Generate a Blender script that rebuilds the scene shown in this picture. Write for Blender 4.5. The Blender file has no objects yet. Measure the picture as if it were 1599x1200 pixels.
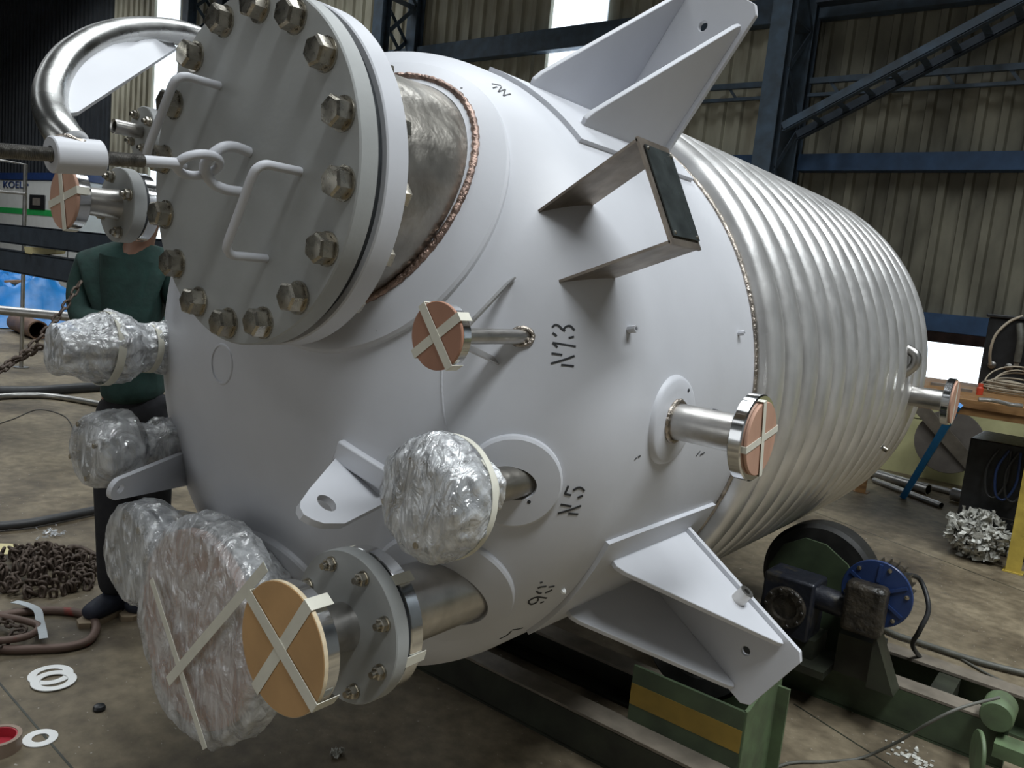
import bpy, math, random
import numpy as np
from math import sin, cos, pi, radians, hypot, atan2
from mathutils import Vector, Matrix, noise

random.seed(7)
scn = bpy.context.scene
COL = scn.collection

# ------------------------------------------------------------------ camera
FOC, PI_, RO, AZ, CAMH = 1251.57, .1305, .1022, .6611, 1.6
CAM = np.array([1.7177, -2.2574, CAMH])
_fh = np.array([-sin(AZ), cos(AZ), 0]); _rh = np.array([cos(AZ), sin(AZ), 0]); _z = np.array([0, 0, 1.])
FW = _fh*cos(PI_) - _z*sin(PI_); _u0 = _fh*sin(PI_) + _z*cos(PI_)
RT = _rh*cos(RO) + _u0*sin(RO); UP = -_rh*sin(RO) + _u0*cos(RO)
cd = bpy.data.cameras.new('camera'); cam = bpy.data.objects.new('camera', cd); COL.objects.link(cam)
cd.sensor_fit = 'HORIZONTAL'; cd.sensor_width = 36; cd.lens = 36*FOC/1599; cd.clip_start = .02; cd.clip_end = 200
cam.matrix_world = Matrix([[RT[i], UP[i], -FW[i], CAM[i]] for i in range(3)] + [[0, 0, 0, 1]])
scn.camera = cam

# ------------------------------------------------------------------ light
w = bpy.data.worlds.new('world'); scn.world = w; w.use_nodes = True
wn = w.node_tree.nodes; bg = wn['Background']; bg.inputs[0].default_value = (.80, .90, 1, 1); bg.inputs[1].default_value = 3.0
scn.view_settings.view_transform = 'Standard'; scn.view_settings.look = 'None'
scn.view_settings.gamma = 1; scn.view_settings.exposure = 0.15
try: scn.view_settings.use_curve_mapping = False
except Exception: pass

def area(name, loc, sx, sy, power, color=(1, 1, 1), rot=(0, 0, 0), spread=125):
    l = bpy.data.lights.new(name, 'AREA'); l.shape = 'RECTANGLE'; l.size = sx; l.size_y = sy; l.energy = power; l.color = color; l.spread = radians(spread)
    o = bpy.data.objects.new(name, l); COL.objects.link(o); o.location = loc; o.rotation_euler = rot
    return o
area('roof_light_strip', (4.0, -0.3, 7.7), 1.3, 7.0, 385, (.92, .97, 1), spread=120)
area('roof_light_strip', (-1.2, 0.9, 7.7), 1.4, 6.0, 150, (.92, .97, 1), spread=120)
area('roof_light_strip', (-9.5, 0.0, 7.7), 2.4, 11.0, 380, (.92, .97, 1))
area('roof_light_strip', (-1.0, -8.0, 7.7), 8.0, 1.6, 60, (.95, .98, 1))
area('roof_light_strip', (-17.5, 2.0, 7.7), 2.4, 7.0, 260, (.95, .98, 1), spread=150)  # added to brighten the left bay; no known roof light there
area('front_fill_light', (-2.5, -9.8, 2.2), 6.0, 4.2, 55, (.95, .98, 1), (radians(90), 0, 0), 150)  # invented front fill; the front wall has no doorway

# ------------------------------------------------------------------ geometry helpers
H0, ZC, RS, T0, D1, RC, LC, D2 = 1.6, 1.3198, .85, .6963, .4428, .9101, 1.9938, .33
def ray(x, y): return FW + RT*(x-799.5)/FOC - UP*(y-600)/FOC
def at(x, y, z): return CAM + ray(x, y)*z                        # point at camera depth z
def pl(x, y, ax, val): d = ray(x, y); return CAM + d*((val-CAM[ax])/d[ax])
def fl(x, y, z=0): return pl(x, y, 2, z)
def hit(x, y, rad=RS):                                           # point of the vessel's skin seen there
    d = ray(x, y); o = CAM - np.array([0, 0, ZC]); best = None
    A = d[0]**2+d[2]**2; B = o[0]*d[0]+o[2]*d[2]; C = o[0]**2+o[2]**2-rad**2; D = B*B-A*C
    if D >= 0:
        t = (-B-D**.5)/A; P = CAM+d*t
        if -T0 <= P[1] <= LC: best = (t, P)
    k = rad/D1; o2 = np.array([o[0], (o[1]+T0)*k, o[2]]); d2 = np.array([d[0], d[1]*k, d[2]])
    A = d2@d2; B = o2@d2; C = o2@o2-rad**2; D = B*B-A*C
    if D >= 0:
        t = (-B-D**.5)/A; P = CAM+d*t
        if P[1] < -T0 and (best is None or t < best[0]): best = (t, P)
    if best is None: return hit(x+(760-x)*.02, y+(540-y)*.02, rad)   # just off the skin: step inward
    return best[1]
def dishy(h, v): return -T0 - D1*math.sqrt(max(0, 1-(h*h+v*v)/RS/RS))
def nrm(P):                                                      # outward normal of the vessel's skin
    h, v = P[0], P[2]-ZC
    if P[1] > -T0: n = np.array([h, 0, v])
    else: n = np.array([h/RS**2, (P[1]+T0)/D1**2, v/RS**2])
    return n/np.linalg.norm(n)
def V(*a): return np.array(a, float)
def unit(a): a = np.array(a, float); return a/np.linalg.norm(a)
def basis(n):
    n = unit(n); a = V(0, 0, 1) if abs(n[2]) < .9 else V(1, 0, 0)
    e1 = unit(np.cross(a, n)); e2 = np.cross(n, e1); return e1, e2, n

class MB:
    def __init__(s): s.v = []; s.f = []
    def add(s, vs, fs):
        b = len(s.v); s.v += [tuple(map(float, p)) for p in vs]; s.f += [tuple(b+i for i in f) for f in fs]; return s
    def lathe(s, o, n, prof, seg=48, a0=0):
        e1, e2, n = basis(n); o = np.array(o, float); vs = []; fs = []; m = len(prof)
        for i in range(seg):
            t = 2*pi*i/seg+a0; d = e1*cos(t)+e2*sin(t)
            for r, h in prof: vs.append(o+n*h+d*r)
        for i in range(seg):
            j = (i+1) % seg
            for k in range(m-1): fs.append((i*m+k, j*m+k, j*m+k+1, i*m+k+1))
        if prof[0][0] > 1e-6 and getattr(s, 'cap0', False): pass
        return s.add(vs, fs)
    def disc(s, o, n, r, h0, h1, seg=48, ri=0, bev=0, a0=0):        # solid disc or ring, flat faces, bevelled rim
        b = bev
        if ri: prof = [(ri, h0), (r-b, h0), (r, h0+b), (r, h1-b), (r-b, h1), (ri, h1), (ri, h0)]
        else: prof = [(0.0001, h0), (r-b, h0), (r, h0+b), (r, h1-b), (r-b, h1), (0.0001, h1)]
        if not b: prof = [p for i, p in enumerate(prof) if i == 0 or p != prof[i-1]]
        return s.lathe(o, n, prof, seg, a0)
    def tube(s, pts, r, seg=12, cap=True, closed=False):
        P = [np.array(p, float) for p in pts]; n = len(P); rr = r if hasattr(r, '__len__') else [r]*n
        vs = []; fs = []; up = None
        for i in range(n):
            a = P[(i-1) % n] if (closed or i) else P[0]; b = P[(i+1) % n] if (closed or i < n-1) else P[-1]
            t = unit(b-a)
            if up is None: up, _, _ = basis(t)
            up = unit(up - t*(up@t)); w_ = np.cross(t, up)
            for k in range(seg):
                q = 2*pi*k/seg; vs.append(P[i] + (up*cos(q)+w_*sin(q))*rr[i])
        for i in range(n if closed else n-1):
            j = (i+1) % n
            for k in range(seg): l = (k+1) % seg; fs.append((i*seg+k, i*seg+l, j*seg+l, j*seg+k))
        if cap and not closed: fs.append(tuple(range(seg-1, -1, -1))); fs.append(tuple((n-1)*seg+k for k in range(seg)))
        return s.add(vs, fs)
    def box(s, c, sx, sy, sz, e=None):
        e = e or (V(1, 0, 0), V(0, 1, 0), V(0, 0, 1)); c = np.array(c, float)
        vs = [c+e[0]*sx*i/2+e[1]*sy*j/2+e[2]*sz*k/2 for i in (-1, 1) for j in (-1, 1) for k in (-1, 1)]
        return s.add(vs, [(0, 1, 3, 2), (4, 6, 7, 5), (0, 4, 5, 1), (2, 3, 7, 6), (0, 2, 6, 4), (1, 5, 7, 3)])
    def bar(s, a, b, wd, th, up=(0, 0, 1)):                          # rectangular bar from a to b
        a = np.array(a, float); b = np.array(b, float); t = unit(b-a); u_ = np.array(up, float)
        if abs(t@u_) > .95: u_ = V(1, 0, 0)
        u_ = unit(u_-t*(u_@t)); w_ = np.cross(t, u_)
        return s.box((a+b)/2, np.linalg.norm(b-a), wd, th, (t, w_, u_))
    def plate(s, pts, th, n=None):                                   # polygon in space, thickened along its normal
        P = [np.array(p, float) for p in pts]; m = len(P)
        if n is None:
            n = np.zeros(3)
            for i in range(m): n = n + np.cross(P[i], P[(i+1) % m])
        n = unit(n); vs = [p-n*th/2 for p in P]+[p+n*th/2 for p in P]
        fs = [tuple(range(m-1, -1, -1)), tuple(range(m, 2*m))]+[(i, (i+1) % m, m+(i+1) % m, m+i) for i in range(m)]
        return s.add(vs, fs)
    def build(s, name, mt, parent=None, ang=35, bevel=0):
        me = bpy.data.meshes.new(name); me.from_pydata(s.v, [], s.f); me.update()
        me.validate()
        import bmesh
        bm = bmesh.new(); bm.from_mesh(me); bmesh.ops.remove_doubles(bm, verts=bm.verts, dist=1e-5)
        bmesh.ops.recalc_face_normals(bm, faces=bm.faces); bm.to_mesh(me); bm.free()
        me.shade_smooth(); me.set_sharp_from_angle(angle=radians(ang)); me.materials.append(mt)
        o = bpy.data.objects.new(name, me); COL.objects.link(o)
        if parent: par(o, parent)
        if bevel:
            m = o.modifiers.new('b', 'BEVEL'); m.width = bevel; m.segments = 2; m.limit_method = 'ANGLE'
        return o
def par(o, p):
    o.parent = p
    q = p; M = Matrix()
    while q: M = q.matrix_basis_world if False else M; q = None
    o.matrix_parent_inverse = WM(p).inverted()
def WM(o):                                                           # world matrix without a depsgraph update
    if o.parent: return WM(o.parent) @ o.matrix_parent_inverse @ o.matrix_basis
    return o.matrix_basis.copy()
def thing(name, label, cat, loc=(0, 0, 0), group=None):
    o = bpy.data.objects.new(name, None); COL.objects.link(o); o.location = loc; o.empty_display_size = .1
    tag(o, label, cat, group); return o
def tag(o, label, cat, group=None, kind=None):
    o['label'] = label; o['category'] = cat
    if group: o['group'] = group
    if kind: o['kind'] = kind
    return o
def struct(o): o['kind'] = 'structure'; return o
def lab(o, s): o['label'] = s; return o
def inst(src, name, M, parent):                                      # another object sharing src's mesh
    o = src.copy(); o.name = name; COL.objects.link(o); o.parent = parent
    o.matrix_parent_inverse = WM(parent).inverted(); o.matrix_basis = M; return o
def fr(o, n, roll=0):
    e1, e2, n = basis(n); a = e1*cos(roll)+e2*sin(roll); b = -e1*sin(roll)+e2*cos(roll)
    return Matrix([[a[i], b[i], n[i], o[i]] for i in range(3)]+[[0, 0, 0, 1]])
def arc(pts, n=8, closed=False):                                     # Catmull-Rom through points
    P = [np.array(p, float) for p in pts]; out = []; m = len(P)
    rng = range(m) if closed else range(m-1)
    for i in rng:
        if closed: a, b, c, d = P[i-1], P[i], P[(i+1) % m], P[(i+2) % m]
        else: a, b, c, d = P[max(i-1, 0)], P[i], P[i+1], P[min(i+2, m-1)]
        for k in range(n):
            t = k/n; out.append(.5*((2*b)+(-a+c)*t+(2*a-5*b+4*c-d)*t*t+(-a+3*b-3*c+d)*t**3))
    if not closed: out.append(P[-1])
    return out

# ------------------------------------------------------------------ materials
def mat(name, col, rough=.5, metal=0, var=.1, scale=8, bump=0, bscale=40, col2=None, thr=None, spec=.5, stretch=None, rvar=.1, detail=6, emit=None, coat=0):
    m = bpy.data.materials.new(name); m.use_nodes = True; nt = m.node_tree; N = nt.nodes; L = nt.links; b = N['Principled BSDF']
    b.inputs['Roughness'].default_value = rough; b.inputs['Metallic'].default_value = metal
    b.inputs['Specular IOR Level'].default_value = spec
    if coat: b.inputs['Coat Weight'].default_value = coat
    tc = N.new('ShaderNodeTexCoord'); src = tc.outputs['Object']
    if stretch:
        mp = N.new('ShaderNodeMapping'); mp.inputs['Scale'].default_value = stretch; L.new(src, mp.inputs[0]); src = mp.outputs[0]
    nz = N.new('ShaderNodeTexNoise'); nz.inputs['Scale'].default_value = scale; nz.inputs['Detail'].default_value = detail; L.new(src, nz.inputs[0])
    cr = N.new('ShaderNodeValToRGB'); c1 = col; c2 = col2 or tuple(c*(1-var*2) for c in col)
    lo, hi = thr or (.3, .7)
    cr.color_ramp.elements[0].position = lo; cr.color_ramp.elements[0].color = (*c2, 1)
    cr.color_ramp.elements[1].position = hi; cr.color_ramp.elements[1].color = (*c1, 1)
    L.new(nz.outputs[0], cr.inputs[0]); L.new(cr.outputs[0], b.inputs['Base Color'])
    if rvar:
        mr = N.new('ShaderNodeMapRange'); mr.inputs[3].default_value = max(0, rough-rvar); mr.inputs[4].default_value = min(1, rough+rvar)
        n3 = N.new('ShaderNodeTexNoise'); n3.inputs['Scale'].default_value = scale*1.7; L.new(src, n3.inputs[0])
        L.new(n3.outputs[0], mr.inputs[0]); L.new(mr.outputs[0], b.inputs['Roughness'])
    if bump:
        n2 = N.new('ShaderNodeTexNoise'); n2.inputs['Scale'].default_value = bscale; n2.inputs['Detail'].default_value = 4; L.new(src, n2.inputs[0])
        bp = N.new('ShaderNodeBump'); bp.inputs['Strength'].default_value = bump; bp.inputs['Distance'].default_value = .01
        L.new(n2.outputs[0], bp.inputs['Height']); L.new(bp.outputs[0], b.inputs['Normal'])
    if emit: b.inputs['Emission Color'].default_value = (*col, 1); b.inputs['Emission Strength'].default_value = emit
    return m
M = {}
M['paint'] = mat('grey_primer', (.60, .61, .645), .48, 0, .035, 5, .02, 70, rvar=.06)
M['cover'] = mat('blasted_grey', (.38, .39, .383), .52, 0, .08, 6, .04, 90)
M['neck'] = mat('hammered_stainless', (.50, .47, .42), .34, 1, .22, 9, .45, 14)
M['coil'] = mat('coil_stainless', (.80, .79, .775), .37, .72, .14, 7, .07, 40, stretch=(1, 2.2, 1), rvar=.15)
M['groove'] = mat('shaded_groove_steel', (.15, .14, .125), .5, .4, .25, 16, .2, 50)  # dark so the colour itself shades the gaps between coil turns
M['steel'] = mat('dull_stainless', (.60, .58, .55), .33, 1, .15, 18, .04, 60)
M['polish'] = mat('machined_steel', (.80, .81, .82), .12, 1, .06, 20, rvar=.05)
M['bolt'] = mat('bolt_steel', (.58, .54, .46), .28, 1, .18, 40, .05, 80)
M['weld'] = mat('weld_bead', (.62, .55, .48), .35, 1, .3, 50, .7, 90)
M['rweld'] = mat('tinted_weld_bead', (.42, .30, .25), .42, 1, .3, 40, .7, 90)
M['brownsteel'] = mat('tarnished_steel_strip', (.36, .31, .26), .42, .85, .25, 14, .06, 50)
M['arm'] = mat('brushed_pipe', (.64, .64, .62), .27, 1, .14, 10, .03, 60, rvar=.1)
M['thread'] = mat('threaded_steel', (.30, .29, .27), .42, 1, .25, 60, .2, 120)
M['gasket'] = mat('gasket', (.035, .04, .045), .6, 0, .2, 30)
M['black'] = mat('black_paint', (.02, .021, .023), .4, 0, .3, 20, .05)
M['ink'] = mat('stencil_ink', (.03, .032, .035), .6, 0, .1, 20)
M['ply_pink'] = mat('pinkish_plywood', (.56, .33, .235), .6, 0, .10, 16, .03, 60, stretch=(1, 1, .3))
M['ply_red'] = mat('reddish_plywood', (.42, .215, .14), .6, 0, .12, 16, .03, 60, stretch=(1, 1, .3))
M['ply_tan'] = mat('tan_plywood', (.57, .34, .15), .6, 0, .12, 9, .03, 60)
M['plyedge'] = mat('plywood_edge', (.75, .62, .42), .7, 0, .15, 60)
M['tape'] = mat('masking_tape', (.72, .70, .60), .55, 0, .05, 30)
M['plate_dark'] = mat('dark_name_plate', (.055, .065, .065), .3, .2, .25, 22, .03, 50)
M['green'] = mat('dull_green_paint', (.062, .09, .047), .5, 0, .25, 9, .05, 30, col2=(.032, .045, .026))
M['greenlite'] = mat('light_green_paint', (.11, .165, .08), .55, 0, .2, 12, .08, 30, col2=(.07, .09, .05))
M['oily'] = mat('greasy_green_steel', (.040, .046, .030), .45, .1, .35, 7, .1, 25, col2=(.018, .018, .014))
M['railtop'] = mat('worn_beam_top', (.22, .19, .15), .6, .1, .2, 12, .05, 40)
M['yellow'] = mat('yellow_paint', (.58, .43, .08), .5, 0, .2, 10, .05, 30)
M['stripe'] = mat('ochre_paint', (.27, .175, .025), .5, 0, .15, 12, .05, 30)
M['blue'] = mat('blue_enamel', (.022, .05, .16), .35, 0, .15, 12)
M['bluebar'] = mat('bright_blue_paint', (.01, .26, .72), .45, 0, .1, 12)
M['greasy'] = mat('greasy_cast_iron', (.018, .02, .028), .34, .2, .4, 14, .35, 30, col2=(.05, .045, .035), thr=(.30, .42))
M['grease'] = mat('thick_grease', (.055, .046, .034), .36, 0, .4, 25, .9, 40, col2=(.012, .011, .01))
M['rubber'] = mat('tyre_rubber', (.022, .022, .02), .6, 0, .3, 16, .05, 40)
M['rust'] = mat('rusty_chain_steel', (.115, .085, .065), .62, .4, .3, 30, .3, 60, col2=(.05, .035, .027))
M['ringrust'] = mat('rusty_lifting_ring', (.15, .10, .08), .55, .3, .25, 7, .15, 50, col2=(.30, .055, .045), thr=(.31, .37))
M['white'] = mat('white_ptfe', (.88, .89, .87), .4, 0, .02, 10)
M['whitepaint'] = mat('white_canopy_paint', (.68, .70, .68), .45, 0, .05, 5)
M['redtape'] = mat('red_tape', (.5, .04, .06), .4)
M['darksteel'] = mat('dark_blue_steel', (.045, .062, .085), .5, .1, .2, 8, .04, 30)
M['bluesteel'] = mat('dusty_blue_steel', (.075, .115, .165), .55, .1, .25, 7, .05, 30, col2=(.05, .065, .08))
M['brightblue'] = mat('blue_girt_paint', (.032, .078, .165), .5, .1, .2, 7, .05, 30)
M['cloth_green'] = mat('dark_green_cotton', (.013, .045, .037), .85, 0, .2, 20, .15, 60)
M['cloth_black'] = mat('black_trouser_cloth', (.014, .014, .018), .85, 0, .2, 20, .1, 60)
M['skin'] = mat('brown_skin', (.28, .15, .10), .5, 0, .08, 12)
M['hair'] = mat('black_hair', (.012, .011, .01), .6, 0, .2, 60, .4, 90)
M['shoe'] = mat('navy_shoe_canvas', (.02, .025, .045), .7, 0, .2, 30)
M['sole'] = mat('tan_shoe_sole', (.35, .27, .18), .7, 0, .1, 30)
M['tarp'] = mat('blue_tarpaulin', (.015, .26, .72), .38, 0, .12, 6, .25, 14)
M['wood'] = mat('bench_wood', (.30, .165, .06), .6, 0, .25, 7, .1, 40, stretch=(.5, 5, 5), col2=(.16, .075, .025))
M['woodstick'] = mat('brown_stick', (.30, .17, .08), .7, 0, .2, 20, .1)
M['pipe'] = mat('bare_steel_pipe', (.45, .44, .42), .35, .9, .15, 14, .03)
M['brownpipe'] = mat('rusted_pipe', (.24, .15, .10), .6, .4, .2, 9, .1)
M['hose'] = mat('black_hose', (.035, .036, .037), .45, 0, .2, 12)
M['cable'] = mat('beige_cable', (.42, .36, .27), .5)
M['greycable'] = mat('grey_cable', (.13, .13, .11), .55, 0, .2, 20)
M['redplastic'] = mat('orange_red_plastic', (.62, .07, .03), .4)
M['teal'] = mat('teal_panel', (.015, .10, .11), .5)
M['foil'] = mat('crumpled_foil', (.66, .66, .61), .55, .1, .25, 40, .5, 60, col2=(.30, .29, .25))
M['paper'] = mat('yellowed_paper', (.68, .60, .32), .7)
M['masonry'] = mat('pale_yellow_masonry', (.64, .62, .33), .8, 0, .12, 5, .1, 30)
M['beigedust'] = mat('dusty_grey_disc', (.17, .15, .13), .7, 0, .12, 9, .1, 30)
M['lint'] = mat('dark_red_lintel', (.12, .07, .06), .7, 0, .3, 7, .1)
M['roof'] = mat('dark_roof_sheet', (.10, .11, .12), .7)
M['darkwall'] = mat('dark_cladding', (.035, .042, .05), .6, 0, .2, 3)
M['sidewall'] = mat('side_cladding', (.30, .31, .31), .7, 0, .1, 3)
# cladding: dusty beige-olive sheets with stains running down
M['clad'] = mat('dusty_beige_cladding', (.40, .385, .30), .62, 0, .1, 1.6, .03, 30, col2=(.27, .25, .185), thr=(.35, .62), stretch=(3.2, 1, .8))
M['clad_dirty_shaded'] = mat('grimy_shaded_cladding', (.235, .225, .17), .65, 0, .1, 1.3, .03, 30, col2=(.10, .095, .07), thr=(.38, .66), stretch=(2.2, 1, .9))  # grime plus the right wall's low light, both put into this darker colour

def floor_mat():
    m = bpy.data.materials.new('stained_concrete'); m.use_nodes = True; nt = m.node_tree; N = nt.nodes; L = nt.links; b = N['Principled BSDF']
    tc = N.new('ShaderNodeTexCoord')
    def nz(s, d=8, r=.55):
        n = N.new('ShaderNodeTexNoise'); n.inputs['Scale'].default_value = s; n.inputs['Detail'].default_value = d; n.inputs['Roughness'].default_value = r
        L.new(tc.outputs['Object'], n.inputs[0]); return n.outputs[0]
    def ramp(f, a, ca, c, cc):
        r = N.new('ShaderNodeValToRGB'); e = r.color_ramp.elements; e[0].position = a; e[0].color = (*ca, 1); e[1].position = c; e[1].color = (*cc, 1); L.new(f, r.inputs[0]); return r.outputs[0]
    base = ramp(nz(1.1), .32, (.105, .085, .056), .66, (.265, .222, .152))
    fine = ramp(nz(14), .35, (.62, .60, .56), .7, (1.08, 1.06, 1.02))
    oil = ramp(nz(.55, 5, .7), .36, (.50, .46, .42), .52, (1, 1, 1))
    def mul(a, c):
        x = N.new('ShaderNodeMix'); x.data_type = 'RGBA'; x.blend_type = 'MULTIPLY'; x.inputs[0].default_value = 1; L.new(a, x.inputs[6]); L.new(c, x.inputs[7]); return x.outputs[2]
    c = mul(mul(base, fine), oil)
    speck = ramp(nz(55, 2), .70, (0, 0, 0), .74, (1, 1, 1))
    x = N.new('ShaderNodeMix'); x.data_type = 'RGBA'; L.new(speck, x.inputs[0]); L.new(c, x.inputs[6]); x.inputs[7].default_value = (.38, .35, .30, 1)
    L.new(x.outputs[2], b.inputs['Base Color']); b.inputs['Roughness'].default_value = .62
    bp = N.new('ShaderNodeBump'); bp.inputs['Strength'].default_value = .25; bp.inputs['Distance'].default_value = .01
    L.new(nz(22), bp.inputs['Height']); L.new(bp.outputs[0], b.inputs['Normal'])
    return m
M['floor'] = floor_mat()

def film_mat(name, dens=.45, tint=(.86, .88, .90), bscale=26, rough=.16, gls=.22):
    m = bpy.data.materials.new(name); m.use_nodes = True; nt = m.node_tree; N = nt.nodes; L = nt.links; b = N['Principled BSDF']
    b.inputs['Base Color'].default_value = (*tint, 1); b.inputs['Roughness'].default_value = rough; b.inputs['Specular IOR Level'].default_value = 1.0
    tc = N.new('ShaderNodeTexCoord')
    mp = N.new('ShaderNodeMapping'); mp.inputs['Scale'].default_value = (1, .6, .45); mp.inputs['Rotation'].default_value = (.5, .3, .2); L.new(tc.outputs['Object'], mp.inputs[0])
    n = N.new('ShaderNodeTexNoise'); n.inputs['Scale'].default_value = bscale; n.inputs['Detail'].default_value = 5; n.inputs['Distortion'].default_value = 1.2; L.new(mp.outputs[0], n.inputs[0])
    bp = N.new('ShaderNodeBump'); bp.inputs['Strength'].default_value = .9; bp.inputs['Distance'].default_value = .02
    L.new(n.outputs[0], bp.inputs['Height']); L.new(bp.outputs[0], b.inputs['Normal'])
    n2 = N.new('ShaderNodeTexNoise'); n2.inputs['Scale'].default_value = bscale*.7; n2.inputs['Detail'].default_value = 6; n2.inputs['Distortion'].default_value = 2; L.new(mp.outputs[0], n2.inputs[0])
    mr = N.new('ShaderNodeMapRange'); mr.inputs[1].default_value = .35; mr.inputs[2].default_value = .7; mr.inputs[3].default_value = dens*.4; mr.inputs[4].default_value = min(1, dens*1.5)
    L.new(n2.outputs[0], mr.inputs[0]); N.remove(b)
    df = N.new('ShaderNodeBsdfDiffuse'); df.inputs[0].default_value = (*tint, 1); tr = N.new('ShaderNodeBsdfTransparent'); tr.inputs[0].default_value = (.96, .97, .98, 1)
    gl = N.new('ShaderNodeBsdfAnisotropic'); gl.inputs['Roughness'].default_value = rough; L.new(bp.outputs[0], gl.inputs['Normal']); L.new(bp.outputs[0], df.inputs['Normal'])
    m1 = N.new('ShaderNodeMixShader'); L.new(mr.outputs[0], m1.inputs[0]); L.new(tr.outputs[0], m1.inputs[1]); L.new(df.outputs[0], m1.inputs[2])
    m2 = N.new('ShaderNodeMixShader'); m2.inputs[0].default_value = gls; L.new(m1.outputs[0], m2.inputs[1]); L.new(gl.outputs[0], m2.inputs[2])
    L.new(m2.outputs[0], N['Material Output'].inputs[0])
    return m
M['film'] = film_mat('stretch_film', .50, gls=.24)
M['film_thick'] = film_mat('layered_stretch_film', .66, (.80, .82, .84), 36, gls=.30)


# ================================================================== SETTING
YW = 6.6
fo = MB().box((-11.5, -1, -.05), 39, 18, .1).build('floor', M['floor']); struct(fo)
for a, b in [((1180, 765), (1640, 940)), ((1200, 925), (1420, 1075)), ((-20, 1045), (125, 1215)), ((1240, 1100), (1420, 1215))]:
    A, B = fl(*a, .0005), fl(*b, .0005)
    MB().bar(A, B, .007, .0015).build('floor_joint', M['oily'], fo)
wall = MB().box((-11.5, YW+.33, .3), 39, .25, .6).build('wall_back', M['masonry'])
struct(wall)
OPX0, OPX1 = -.9, pl(1521, 560, 1, YW)[0]+.12
b = MB(); b.box(((-31+OPX0)/2, YW+.33, 1.05), OPX0+31, .25, .9); b.box(((8+OPX1)/2, YW+.33, 1.05), 8-OPX1, .25, .9)
b.box(((OPX0+OPX1)/2, YW+.33, .8), OPX1-OPX0, .25, .42)
b.build('dwarf_wall', M['masonry'], wall)
MB().box(((OPX0+OPX1)/2, YW+.30, 1.47), OPX1-OPX0, .2, .15).build('lintel', M['lint'], wall)
def sheet(x0, x1, z0, z1, n=4):
    m = MB(); p = (x1-x0)/n; prof = []
    for i in range(n):
        a = x0+i*p
        prof += [(a, 0), (a+p*.56, 0), (a+p*.64, -.045), (a+p*.92, -.045)]
    prof.append((x1, 0)); k = len(prof); y = YW+.17
    vs = [(x, y+d, z) for z in (z0, z1) for x, d in prof]+[(x, y+d+.002, z) for z in (z0, z1) for x, d in prof]
    fs = [(i, i+1, k+i+1, k+i) for i in range(k-1)]+[(2*k+i, 3*k+i, 3*k+i+1, 2*k+i+1) for i in range(k-1)]
    return m.add(vs, fs)
edges = [-5.27-.969*i for i in range(14)][::-1]+[-5.27+.9*i for i in range(1, 15)]
tl = bpy.data.materials.new('translucent_sheet'); tl.use_nodes = True
nt = tl.node_tree; nt.nodes.clear(); o_ = nt.nodes.new('ShaderNodeOutputMaterial'); t_ = nt.nodes.new('ShaderNodeBsdfTranslucent'); t_.inputs[0].default_value = (.92, .95, .97, 1)
tp = nt.nodes.new('ShaderNodeBsdfTransparent'); mx = nt.nodes.new('ShaderNodeMixShader'); mx.inputs[0].default_value = .5
nt.links.new(t_.outputs[0], mx.inputs[1]); nt.links.new(tp.outputs[0], mx.inputs[2]); nt.links.new(mx.outputs[0], o_.inputs[0])
for i in range(len(edges)-1):
    x0, x1 = edges[i], edges[i+1]; clear = abs(x0+5.27) < .05 or abs(x0-(-5.27-.969*11)) < .05
    right = x0 > -2.2
    o = sheet(x0, x1+.02, 1.6, 8.0).build('translucent_sheet' if clear else 'cladding_sheet', tl if clear else (M['clad_dirty_shaded'] if right else M['clad']), wall, ang=20)
    o.location.y += random.uniform(-.004, .004)
    if clear: lab(o, 'bright translucent roof-light sheet letting daylight in')
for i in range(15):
    x1 = edges[0]-.9*i; o = sheet(x1-.9, x1+.02, 1.6, 8.0).build('cladding_sheet', M['darkwall'], wall, ang=20)  # dark colour stands in for the unlit opening into a deeper bay
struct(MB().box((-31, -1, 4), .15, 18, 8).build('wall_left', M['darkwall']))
struct(MB().box((8, -1, 4), .15, 18, 8).build('wall_right', M['sidewall']))
struct(MB().box((-11.5, -10, 4), 39, .15, 8).build('wall_front', M['sidewall']))
struct(MB().box((-11.5, -1, 8.1), 39.3, 18, .1).build('ceiling', M['roof']))

XC1 = pl(1214, 125, 1, 6.0)[0]; XC2 = pl(600, 35, 1, 6.0)[0]; XC3 = pl(300, 20, 1, 6.0)[0]
def column(x, label, y0=5.95, y1=6.62, wd=.2):
    t = thing('lattice_column', label, 'column', (x, (y0+y1)/2, 0))
    for y in (y0, y1):
        c = MB(); d = .16
        c.box((x, y-d/2, 4), wd, .012, 8); c.box((x, y+d/2, 4), wd, .012, 8); c.box((x, y, 4), .012, d, 8)
        c.build('chord', M['bluesteel'], t)
    MB().box((x, (y0+y1)/2, .02), .42, y1-y0+.35, .04).build('base_plate', M['bluesteel'], t)
    z = .5; k = 0
    while z < 7.6:
        a, b_ = (y0+.08, y1-.08) if k % 2 == 0 else (y1-.08, y0+.08)
        MB().bar((x-.09, a, z), (x-.09, b_, z+.5), .06, .008, (1, 0, 0)).build('lacing_bar', M['bluesteel'], t)
        MB().bar((x+.09, b_, z), (x+.09, a, z+.5), .06, .008, (1, 0, 0)).build('lacing_bar', M['bluesteel'], t)
        if k % 2 == 0: MB().bar((x, y0+.08, z), (x, y1-.08, z), .16, .01).build('batten', M['bluesteel'], t)
        z += .5; k += 1
column(XC1, 'broad dusty blue laced steel column right of the raised support lug')
column(XC2, 'blue laced steel column behind the manway flange rim, left of the grey dome')
column(XC3, 'far blue laced steel column at top left above the davit pipe end')
bays = [(XC3+.12, XC2-.12, 'left of the column behind the manway'), (XC2+.12, XC1-.12, 'between the manway column and the broad column'), (XC1+.12, 6.9, 'right of the broad blue column')]
zs = {z: None for z in ()}
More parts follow.
